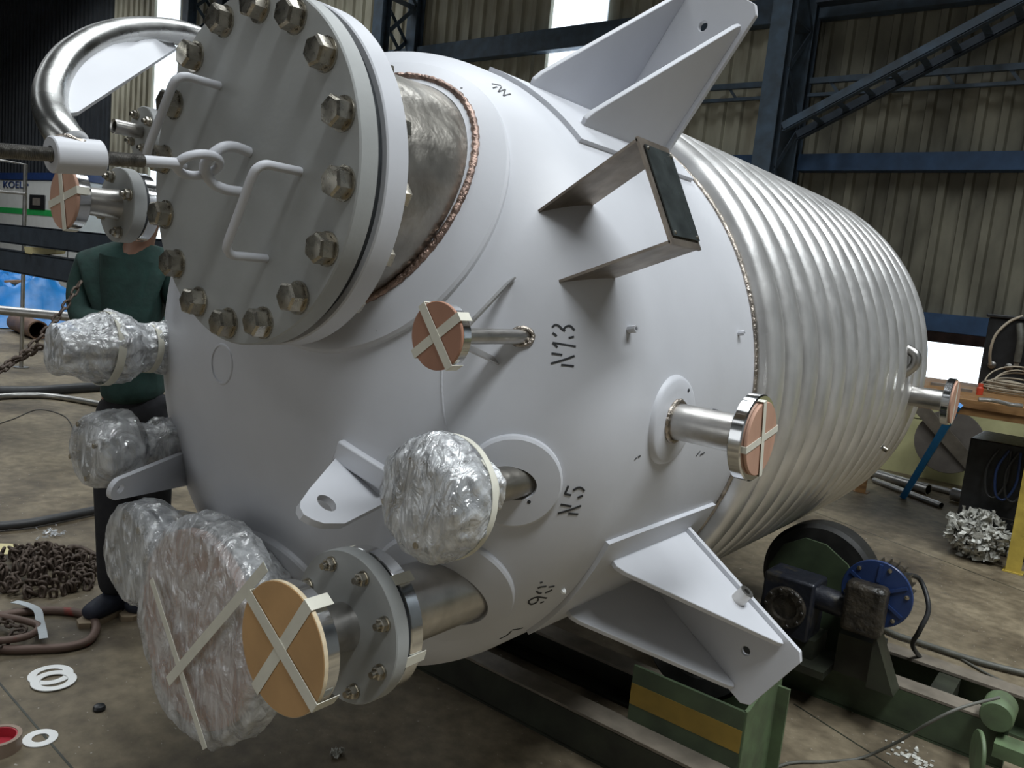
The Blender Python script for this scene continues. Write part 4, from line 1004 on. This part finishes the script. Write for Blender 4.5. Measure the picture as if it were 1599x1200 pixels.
# ================================================================== LEFT SIDE
# generator canopy
gx0 = at(88, 300, 18.0); 
t = thing('generator_set', 'white generator canopy with a blue band and green stripe at far left', 'generator', (gx0[0]-1.6, gx0[1], 0))
gy_ = gx0[1]; gr = gx0[0]+1.2; gl = gr-6.5
ztop = pl(40, 270, 1, gy_)[2]; zb1 = pl(40, 281, 1, gy_)[2]
MB().box(((gl+gr)/2, gy_+1, .25+(zb1-.25)/2), gr-gl, 2, zb1-.25).build('canopy', M['whitepaint'], t, bevel=.03)
MB().box(((gl+gr)/2, gy_+1, (zb1+ztop)/2), gr-gl+.04, 2.04, ztop-zb1).build('roof_band', M['blue'], t)
MB().box(((gl+gr)/2, gy_+1, .13), gr-gl-.2, 1.8, .26).build('skid', M['darksteel'], t)
g1, g2 = pl(40, 326, 1, gy_)[2], pl(40, 335, 1, gy_)[2]
MB().box(((gl+gr)/2, gy_-.004, (g1+g2)/2), gr-gl-.05, .008, g1-g2).build('green_stripe', mat('stripe_green', (.03, .40, .10), .4), t)
for x in (38, -30, 108): q = pl(x, 330, 1, gy_); MB().box((q[0], gy_-.003, 1.2), .03, .008, zb1-.35).build('door_gap', M['gasket'], t)
q = pl(59, 316, 1, gy_); MB().box((q[0], gy_-.012, q[2]), .85, .03, .34).build('control_window', M['black'], t, bevel=.02)
MB().box((q[0], gy_-.03, q[2]+.01), .42, .01, .17).build('control_panel', M['beigedust'], t)
q = pl(21, 289, 1, gy_); text('KOEL', .23, (q[0], gy_-.012, q[2]), (1, 0, 0), (0, 0, 1), 'blue', t, ext=.006, sx=2.2)
q = pl(44, 289, 1, gy_); MB().disc((q[0], gy_, q[2]), NX, .03, .0, .008, 16).build('emblem_dot', M['blue'], t)
# guard rail before it
t = thing('guard_rail', 'thin bent steel rail standing in front of the white generator', 'railing', at(38, 420, 9)*V(1, 1, 0))
A, B, C_ = at(-40, 244, 9), at(40, 257, 9), at(38, 356, 9); C_ = V(B[0], B[1], 0)
MB().tube([A, B, C_], .022, 10).build('rail', M['pipe'], t)
A, B = at(-40, 296, 9), at(40, 303, 9); MB().tube([A, B], .016, 10).build('mid_rail', M['pipe'], t)
MB().disc((C_[0], C_[1], 0), _z, .08, 0, .01, 20).build('foot_plate', M['pipe'], t)
# beam rack
t = thing('beam_rack', 'dark steel rack with two heavy horizontal beams behind the person', 'rack', at(60, 470, 7.6)*V(1, 1, 0))
dz_ = 7.2
yb_ = at(60, 370, dz_)[1]
for (ya_, yb2) in ((355, 384), (397, 430)):
    z1, z0 = pl(50, ya_, 1, yb_)[2], pl(50, yb2, 1, yb_)[2]; xl, xr = pl(-150, 360, 1, yb_)[0], pl(330, 380, 1, yb_)[0]
    m = MB().box(((xl+xr)/2, yb_, (z0+z1)/2), xr-xl, .02, z1-z0); m.box(((xl+xr)/2, yb_+.06, z1), xr-xl, .14, .014); m.box(((xl+xr)/2, yb_+.06, z0), xr-xl, .14, .014)
    m.build('beam', M['darksteel'], t)
ztop_ = pl(50, 350, 1, yb_)[2]
for x in (xl+.1, xr-.1): MB().box((x, yb_+.12, ztop_/2), .12, .12, ztop_).build('post', M['darksteel'], t)
# clutter on the rack between beams
tag(MB().plate([at(40, 386, 7.3), at(75, 388, 7.3), at(105, 384, 7.3), at(98, 396, 7.3), at(60, 399, 7.3), at(42, 396, 7.3)], .05).build('paper_pile', M['paper']), 'pale flattened sheet lying between the two dark rack beams', 'sheet')
# blue tarpaulin heap
random.seed(11)
def heap(pts2, z, name, mt, label, cat, hgt=.35, n=26, seed=1.):
    m = MB(); tl, tr, bl_, brr = [np.array(fl(*q)) for q in pts2]; vs = []
    for j in range(n):
        for i in range(n):
            u_, v_ = i/(n-1), j/(n-1); p = (tl*(1-u_)+tr*u_)*(1-v_)+(bl_*(1-u_)+brr*u_)*v_
            e = min(1, 5*min(u_, 1-u_, v_, 1-v_)); q = noise.noise(Vector((u_*4+seed, v_*4, seed))); q2 = 1-2*abs(noise.noise(Vector((u_*9, v_*6+seed, seed))))
            p = p+V(0, 0, .015+e*hgt*max(.08, .55+.6*q+.25*q2)); vs.append(p)
    m.add(vs, [(j*n+i, j*n+i+1, (j+1)*n+i+1, (j+1)*n+i) for j in range(n-1) for i in range(n-1)])
    k = len(m.v); m.add([V(v[0], v[1], .0) for v in vs], [(j*n+i, (j+1)*n+i, (j+1)*n+i+1, j*n+i+1) for j in range(n-1) for i in range(n-1)])
    o = m.build(name, M[mt], None, 30); return tag(o, label, cat)
heap([(-140, 488), (95, 487), (-140, 508), (150, 520)], 0, 'tarpaulin', 'tarp', 'crumpled bright blue tarpaulin heaped on the floor at far left', 'tarpaulin', .95, 34, 2.2)
A, B = at(4, 443, 13.6), at(70, 449, 13.4)
tag(MB().tube(arc([A, (A+B)/2+V(0, 0, .04), B], 4), .055, 10).build('wooden_stick', M['woodstick']), 'brown wooden stick lying across the blue tarpaulin', 'stick')
A, B = at(-60, 479, 6.0), at(225, 506, 6.0)
tag(MB().tube([A, B], .035, 16).build('long_bar', M['pipe']), 'long bright steel bar in front of the blue tarpaulin', 'bar')
for k, x in enumerate((-45, 205)):
    p = at(x, 481 if k == 0 else 504, 6.0); hh = p[2]-.035
    m = MB(); m.plate([(p[0]-.12, p[1], 0), (p[0]+.12, p[1], 0), (p[0]+.03, p[1], hh), (p[0]-.03, p[1], hh)], .05, (0, 1, 0)); 
    tag(m.build('trestle', M['darksteel']), ['dark trestle under the left end of the long bright bar', 'dark trestle behind the green shirt under the long bar'][k], 'trestle')
A, B = fl(26, 503, .14), fl(60, 516, .14)
d = unit(B-A)
m = MB().tube([A, B], .14, 28, cap=False); m.tube([B, A], .12, 28, cap=False); m.lathe(B, d, [(.12, 0), (.14, 0)], 28); m.lathe(A, -d, [(.0001, 0), (.14, 0)], 28)
tag(m.build('brown_pipe', M['brownpipe']), 'short thick rusty brown pipe below the long bright bar', 'pipe')
# hoses on the floor left
cable([fl(-30, 612, .04), fl(50, 612, .04), fl(110, 608, .04), fl(170, 604, .04)], .055, 'black_pipe', 'hose', 'thick black pipe crossing the floor at left, behind the thin one', 'pipe')
cable([fl(-30, 622, .03), fl(30, 618, .03), fl(90, 620, .03), fl(170, 634, .03)], .028, 'thin_pipe', 'pipe', 'thin dull pipe just in front of the thick black pipe', 'pipe')
cable([fl(-30, 824, .03), fl(40, 818, .03), fl(90, 809, .03), fl(160, 795, .03), fl(260, 778, .03)], .024, 'black_hose', 'hose', 'black hose on the floor behind the rusty chain heap', 'hose')
cable([fl(-20, 668, .004), fl(20, 655, .004), fl(60, 640, .004), fl(100, 650, .004), fl(115, 672, .004)], .004, 'thin_wire', 'hose', 'thin dark wire curling on the floor at left', 'wire')

# chains
def linkmesh(L, wd, r, seg=8, n=16):
    pts = []
    for k in range(n):
        q = 2*pi*k/n; x = cos(q)*(wd/2-r); y = sin(q)*(wd/2-r)+(L/2-wd/2)*(1 if sin(q) >= 0 else -1); pts.append(V(x, y, 0))
    return MB().tube(pts, r, seg, closed=True)
def chain(label, pts, L, grp=None, sag=0):
    t = thing('chain', label, 'chain', pts[0], grp); P = arc(pts, 12); S_ = [0]
    for i in range(1, len(P)): S_.append(S_[-1]+np.linalg.norm(P[i]-P[i-1]))
    step = L*.72; first = None; s_ = step/2; k = 0
    while s_ < S_[-1]:
        i = next(j for j in range(1, len(S_)) if S_[j] >= s_); f = (s_-S_[i-1])/(S_[i]-S_[i-1]+1e-9); p = P[i-1]+(P[i]-P[i-1])*f; d = unit(P[i]-P[i-1])
        e1, e2, _ = basis(d); q = (k % 2)*pi/2+.5; a = e1*cos(q)+e2*sin(q); b_ = np.cross(a, d)
        Mx = Matrix([[a[j], d[j], b_[j], p[j]] for j in range(3)]+[[0, 0, 0, 1]])
        if first is None: first = linkmesh(L, L*.62, L*.105).build('chain_link', M['rust'], None, 60); first.parent = t; first.matrix_parent_inverse = WM(t).inverted(); first.matrix_basis = Mx
        else: inst(first, 'chain_link', Mx, t)
        s_ += step; k += 1
    return t
chain('rusty chain slanting down left from the green sleeve', [at(126, 440, 2.75), at(104, 475, 2.7), at(76, 512, 2.65), at(45, 545, 2.6), at(20, 565, 2.5), at(-15, 592, 2.4)], .040)
chain('lower rusty chain strand emerging below the upper film parcel', [at(66, 540, 2.35), at(40, 556, 2.4), at(18, 566, 2.4), at(-15, 586, 2.3)], .040)
random.seed(21)
hc_ = fl(62, 905); t = thing('chain_heap', 'heap of rusty chain piled on the floor at left', 'chain', hc_)
first = None
for k in range(240):
    u_ = random.uniform(-1, 1); v_ = random.uniform(-1, 1)
    if u_*u_+v_*v_ > 1: continue
    x_ = 60+u_*100; y_ = 898+v_*38; p = fl(x_, y_); hgt = .02+.075*(1-(u_*u_+v_*v_))*random.uniform(.2, 1)
    e1, e2, e3 = basis(unit((random.gauss(0, 1), random.gauss(0, 1), random.gauss(0, 1)*.8))); p[2] = max(.02, hgt)
    Mx = Matrix([[e1[j], e2[j], e3[j], p[j]] for j in range(3)]+[[0, 0, 0, 1]])
    if first is None: first = linkmesh(.062, .04, .0068).build('chain_link', M['rust'], None, 60); first.parent = t; first.matrix_parent_inverse = WM(t).inverted(); first.matrix_basis = Mx
    else: inst(first, 'chain_link', Mx, t)
hk = [fl(118, 873, .05), fl(106, 863, .06), fl(112, 855, .06), fl(128, 857, .05), fl(150, 868, .03)]
MB().tube(arc(hk, 6), .013, 10).build('hook', M['rust'], t, 60)
# second small heap of chain in front of the ring
chain('short rusty chain lying over the lifting ring at the left edge', [fl(-20, 1030, .02), fl(5, 1008, .03), fl(18, 990, .05), fl(38, 985, .05), fl(15, 975, .05), fl(-15, 968, .03)], .055)
def ovl(px_, r, z=0, label='', n=8):
    pts = [fl(x, y, r+z) for x, y in px_]; return tag(MB().tube(arc(pts, n, True), r, 16, closed=True).build('lifting_ring', M['ringrust'], None, 60), label, 'ring')
ovl([(150, 982), (143, 966), (118, 957), (80, 954), (40, 956), (0, 962), (-40, 970), (-50, 990), (-30, 1010), (10, 1015), (60, 1014), (105, 1011), (138, 1001)], .017, 0, 'large rusty oval lifting ring with red paint patches')
ovl([(60, 978), (30, 968), (-10, 962), (-60, 962), (-80, 985), (-40, 1000), (10, 1000), (48, 992)], .014, .034, 'smaller rusty ring resting on the red-patched oval ring')
m = MB(); st = [fl(22, 940, .03), fl(40, 944, .045), fl(58, 953, .055), fl(62, 968, .055), fl(66, 985, .062), fl(68, 997, .055)]
st = arc(st, 4)
for i in range(len(st)-1): m.bar(st[i], st[i+1]+unit(st[i+1]-st[i])*.003, .030, .003, (0, 0, 1))
tag(m.build('strap', mat('grey_white_strap', (.52, .56, .58), .6)), 'pale grey webbing strap looped over the lifting ring', 'strap')
# gasket rings
def ring_g(q, ro, ri, z, label):
    p = fl(*q, z); return tag(MB().disc(p, _z, ro, 0, .003, 56, ri).build('gasket_ring', M['white']), label, 'gasket', 'white gaskets on the floor')
P = [fl(x, 1050) for x in (45, 113)]; ro1 = np.linalg.norm(P[0]-P[1])/2
ring_g((79, 1055), ro1, ro1*.62, .001, 'larger white flat gasket ring, the lower of the overlapping pair')
o = ring_g((84, 1064), ro1, ro1*.62, .0045, 'larger white flat gasket ring, the upper of the overlapping pair')
ring_g((63, 1154), ro1*.68, ro1*.33, .001, 'small white gasket ring alone near the tape roll')
p = fl(-2, 1170)
t = thing('tape_roll', 'red-cored roll of brown tape on the floor at the bottom left edge', 'tape', p)
MB().disc(p, _z, .062, 0, .045, 40, .050).build('tape_band', mat('brown_tape', (.34, .25, .19), .5), t); MB().disc(p, _z, .050, .002, .043, 40, .046).build('core', M['redtape'], t); MB().disc(p, _z, .047, .001, .012, 40).build('core_floor', M['redtape'], t)
p = fl(155, 1109); tag(MB().lathe(p, _z, [(.0001, 0), (.019, 0), (.021, .008), (.017, .016), (.009, .019), (.0001, .019)], 24).build('rubber_bung', M['black']), 'small shiny black cap lying on the oily floor left of the film parcels', 'cap')
random.seed(9)
p = fl(525, 1181); m = MB()
for k in range(30):
    c = p+V(random.gauss(0, .008), random.gauss(0, .008), abs(random.gauss(.008, .006))+.004); e1, e2, e3 = basis(unit([random.gauss(0, 1) for _ in range(3)])); m.box(c, .014, .012, .002, (e1, e2, e3))
tag(m.build('foil_scrap', M['foil']), 'tiny crumpled foil scrap on the dark floor under the tan plywood', 'scrap')
for q, s_, l in [((80, 836), .03, 'clear crumpled plastic scrap on the floor beside the black hose'), ((1425, 1184), .04, 'whitish paint flakes spilled on the floor at lower right')]:
    p = fl(*q); m = MB()
    for k in range(45):
        c = p+V(random.gauss(0, s_), random.gauss(0, s_), abs(random.gauss(0, .012 if s_ < .04 else .001))+.002); e1, e2, e3 = basis(unit([random.gauss(0, 1) for _ in range(3)] if s_ < .04 else (random.gauss(0, .1), random.gauss(0, .1), 1))); m.box(c, random.uniform(.008, .024), random.uniform(.006, .016), .0015, (e1, e2, e3))
    tag(m.build('plastic_scrap', M['film'] if s_ < .04 else M['foil']), l, 'scrap', kind='stuff')
A = [fl(-20, 848, .002), fl(34, 851, .002), fl(14, 866, .002), fl(-20, 868, .002)]
tag(MB().plate(A, .002).build('paper_sheet', M['paper']), 'yellowed sheet of paper on the floor at the left edge', 'paper')

# ================================================================== THE PERSON
pf = fl(188, 958); t = thing('person', 'person in a dark green shirt and black trousers standing half hidden behind the vessel', 'person', pf)
zf = depth(pf)
def J(x, y, dz=0): return at(x, y, zf-(958-y)/1251*zf*.13+dz)
def skin_mesh(name, verts, edges, mt, parent, sub=2, root=0):
    me = bpy.data.meshes.new(name); me.from_pydata([tuple(map(float, v[0])) for v in verts], edges, []); me.update()
    o = bpy.data.objects.new(name, me); COL.objects.link(o); par(o, parent)
    md = o.modifiers.new('s', 'SKIN'); 
    sv = me.skin_vertices if len(me.skin_vertices) else None
    if sv is None:
        import bmesh
        bm = bmesh.new(); bm.from_mesh(me); bm.verts.layers.skin.verify(); bm.to_mesh(me); bm.free()
    for i, v in enumerate(verts):
        r_ = v[1]; me.skin_vertices[0].data[i].radius = r_ if isinstance(r_, tuple) else (r_, r_); me.skin_vertices[0].data[i].use_root = (i == root)
    md.use_smooth_shade = True; sb = o.modifiers.new('d', 'SUBSURF'); sb.levels = sub; sb.render_levels = sub
    me.materials.append(M[mt]); return o
pel, wai, che, nkb, nkt, hd, htop = J(208, 640), J(206, 560), J(205, 460), J(214, 396), J(222, 368, -.03), J(222, 330, -.06), J(222, 296, -.05)
sL, eL, wL = J(144, 412), J(132, 500, -.08), J(212, 530, -.30)
sR, eR, wR = J(262, 414, .05), J(288, 490, .02), J(250, 532, -.24)
hL, kL, aL = J(182, 668), J(180, 800, -.03), J(178, 925); hR, kR, aR = J(234, 668, .05), J(236, 800, .05), J(240, 930, .10)
aL = V(aL[0], aL[1], .085); aR = V(aR[0], aR[1], .085)
face = unit((.75, -.1, -.35)); ft = unit((.35, -.9, 0))
tL, tR = aL+ft*.14+V(0, 0, -.055), aR+ft*.14+V(0, 0, -.055)
bv = [(pel, (.13, .10)), (wai, (.12, .09)), (che, (.15, .10)), (nkb, (.07, .06)), (nkt, .052), (hd, (.078, .092)), (htop, (.055, .065)),
      (sL, .045), (eL, .032), (wL, .026), (sR, .045), (eR, .032), (wR, .026), (hL, .085), (kL, .056), (aL, .030), (hR, .085), (kR, .056), (aR, .030), (tL, .018), (tR, .018)]
be = [(0, 1), (1, 2), (2, 3), (3, 4), (4, 5), (5, 6), (2, 7), (7, 8), (8, 9), (2, 10), (10, 11), (11, 12), (0, 13), (13, 14), (14, 15), (0, 16), (16, 17), (17, 18), (15, 19), (18, 20)]
for wri, elb, sg in ((9, 8, 1), (12, 11, -1)):                       # hands: palm and five fingers
    w0 = bv[wri][0]; d = unit(w0-bv[elb][0]); sd_ = unit(np.cross(d, _z)); pm_ = w0+d*.055; i0 = len(bv); bv.append((pm_, (.036, .018))); be.append((wri, i0))
    for f in range(5):
        off = (f-1.5)*.020
        if f == 4: b1 = w0+d*.03-sd_*.045*sg+V(0, 0, -.01); b2 = b1+d*.03-sd_*.012*sg+V(0, 0, -.015); b0_ = wri
        else:
            L_ = (.062, .072, .068, .052)[f]; b1 = pm_+d*.045+sd_*off*sg; b2 = b1+d*L_*.55+V(0, 0, -.022)
        i1 = len(bv); bv += [(b1, .0095), (b2, .0085)]; be += [(i0, i1), (i1, i1+1)]
body = skin_mesh('body', bv, be, 'skin', t)
off = lambda v, k=1.0, a=.012: tuple((x*k+a) for x in (v if isinstance(v, tuple) else (v, v)))
sv = [(J(209, 632), (.175, .135)), (J(208, 600), (.165, .128)), (wai, (.150, .115)), (che, (.172, .125)), (J(212, 402), (.13, .09)), (J(218, 378), (.066, .064)), (sL, .078), (J(128, 452, -.02), .068), (eL, .064), (J(175, 512, -.2), .052), (wL-unit(wL-eL)*.03, .040), (sR, .082), (eR, .064), (wR-unit(wR-eR)*.03, .040)]
skin_mesh('shirt', sv, [(0, 1), (1, 2), (2, 3), (3, 4), (4, 5), (4, 6), (6, 7), (7, 8), (8, 9), (9, 10), (4, 11), (11, 12), (12, 13)], 'cloth_green', t, root=3)
tv = [(J(208, 600), (.145, .115)), (J(208, 650), (.155, .125)), (hL, .108), (kL, .084), (aL+V(0, 0, -.01), .066), (hR, .108), (kR, .084), (aR+V(0, 0, -.01), .066)]
skin_mesh('trousers', tv, [(0, 1), (1, 2), (2, 3), (3, 4), (1, 5), (5, 6), (6, 7)], 'cloth_black', t)
for a in (aL, aR):
    b0_ = V(a[0], a[1], 0)-ft*.06
    sh = skin_mesh('shoe', [(b0_+V(0, 0, .055), (.050, .052)), (b0_+ft*.10+V(0, 0, .055), (.056, .050)), (b0_+ft*.21+V(0, 0, .042), (.048, .032)), (b0_+V(0, 0, .10), .056)], [(0, 1), (1, 2), (0, 3)], 'shoe', t)
    sdv = unit(np.cross(ft, _z)); ol = [b0_-ft*.045+sdv*.028*s_ for s_ in (-1, 1)]
    out = [b0_+ft*x+sdv*y+V(0, 0, .011) for x, y in ((-.055, -.025), (-.03, -.042), (.05, -.046), (.15, -.05), (.22, -.036), (.245, 0), (.22, .036), (.15, .05), (.05, .046), (-.03, .042), (-.055, .025))]
    MB().plate(out, .022, _z).build('sole', M['sole'], sh)
# head details
fx = face; sx_ = unit(np.cross(fx, _z)); uz = np.cross(sx_, fx)
m = MB(); hp = []
for j in range(9):
    q = j/8*pi*.58
    hp.append((.092*sin(q)+.0001, .108*cos(q)))
m.lathe(hd-fx*.012+uz*.012, uz, hp, 32); m.build('hair', M['hair'], t, 60)
for s_ in (-1, 1):
    e = hd+fx*.074+sx_*.032*s_-uz*.004
    MB().lathe(e, fx, [(.012*cos(q), .012*sin(q)) for q in np.linspace(0, pi/2, 6)], 16).build('eye', M['white'], t)
    MB().lathe(e+fx*.0095, fx, [(.006, 0), (.004, .0028), (.0001, .003)], 12).build('pupil', M['black'], t)
    MB().lathe(hd+sx_*.082*s_-uz*.01, sx_*s_, [(.024, -.01), (.026, .004), (.015, .006), (.0001, .001)], 16).build('ear', M['skin'], t)
MB().lathe(hd+fx*.088-uz*.028, fx, [(.016, -.012), (.013, .004), (.0001, .012)], 16).build('nose', M['skin'], t)
MB().box(hd+fx*.080-uz*.058, .006, .040, .010, (fx, sx_, uz)).build('mouth', mat('lips', (.22, .09, .08), .5), t, bevel=.003)
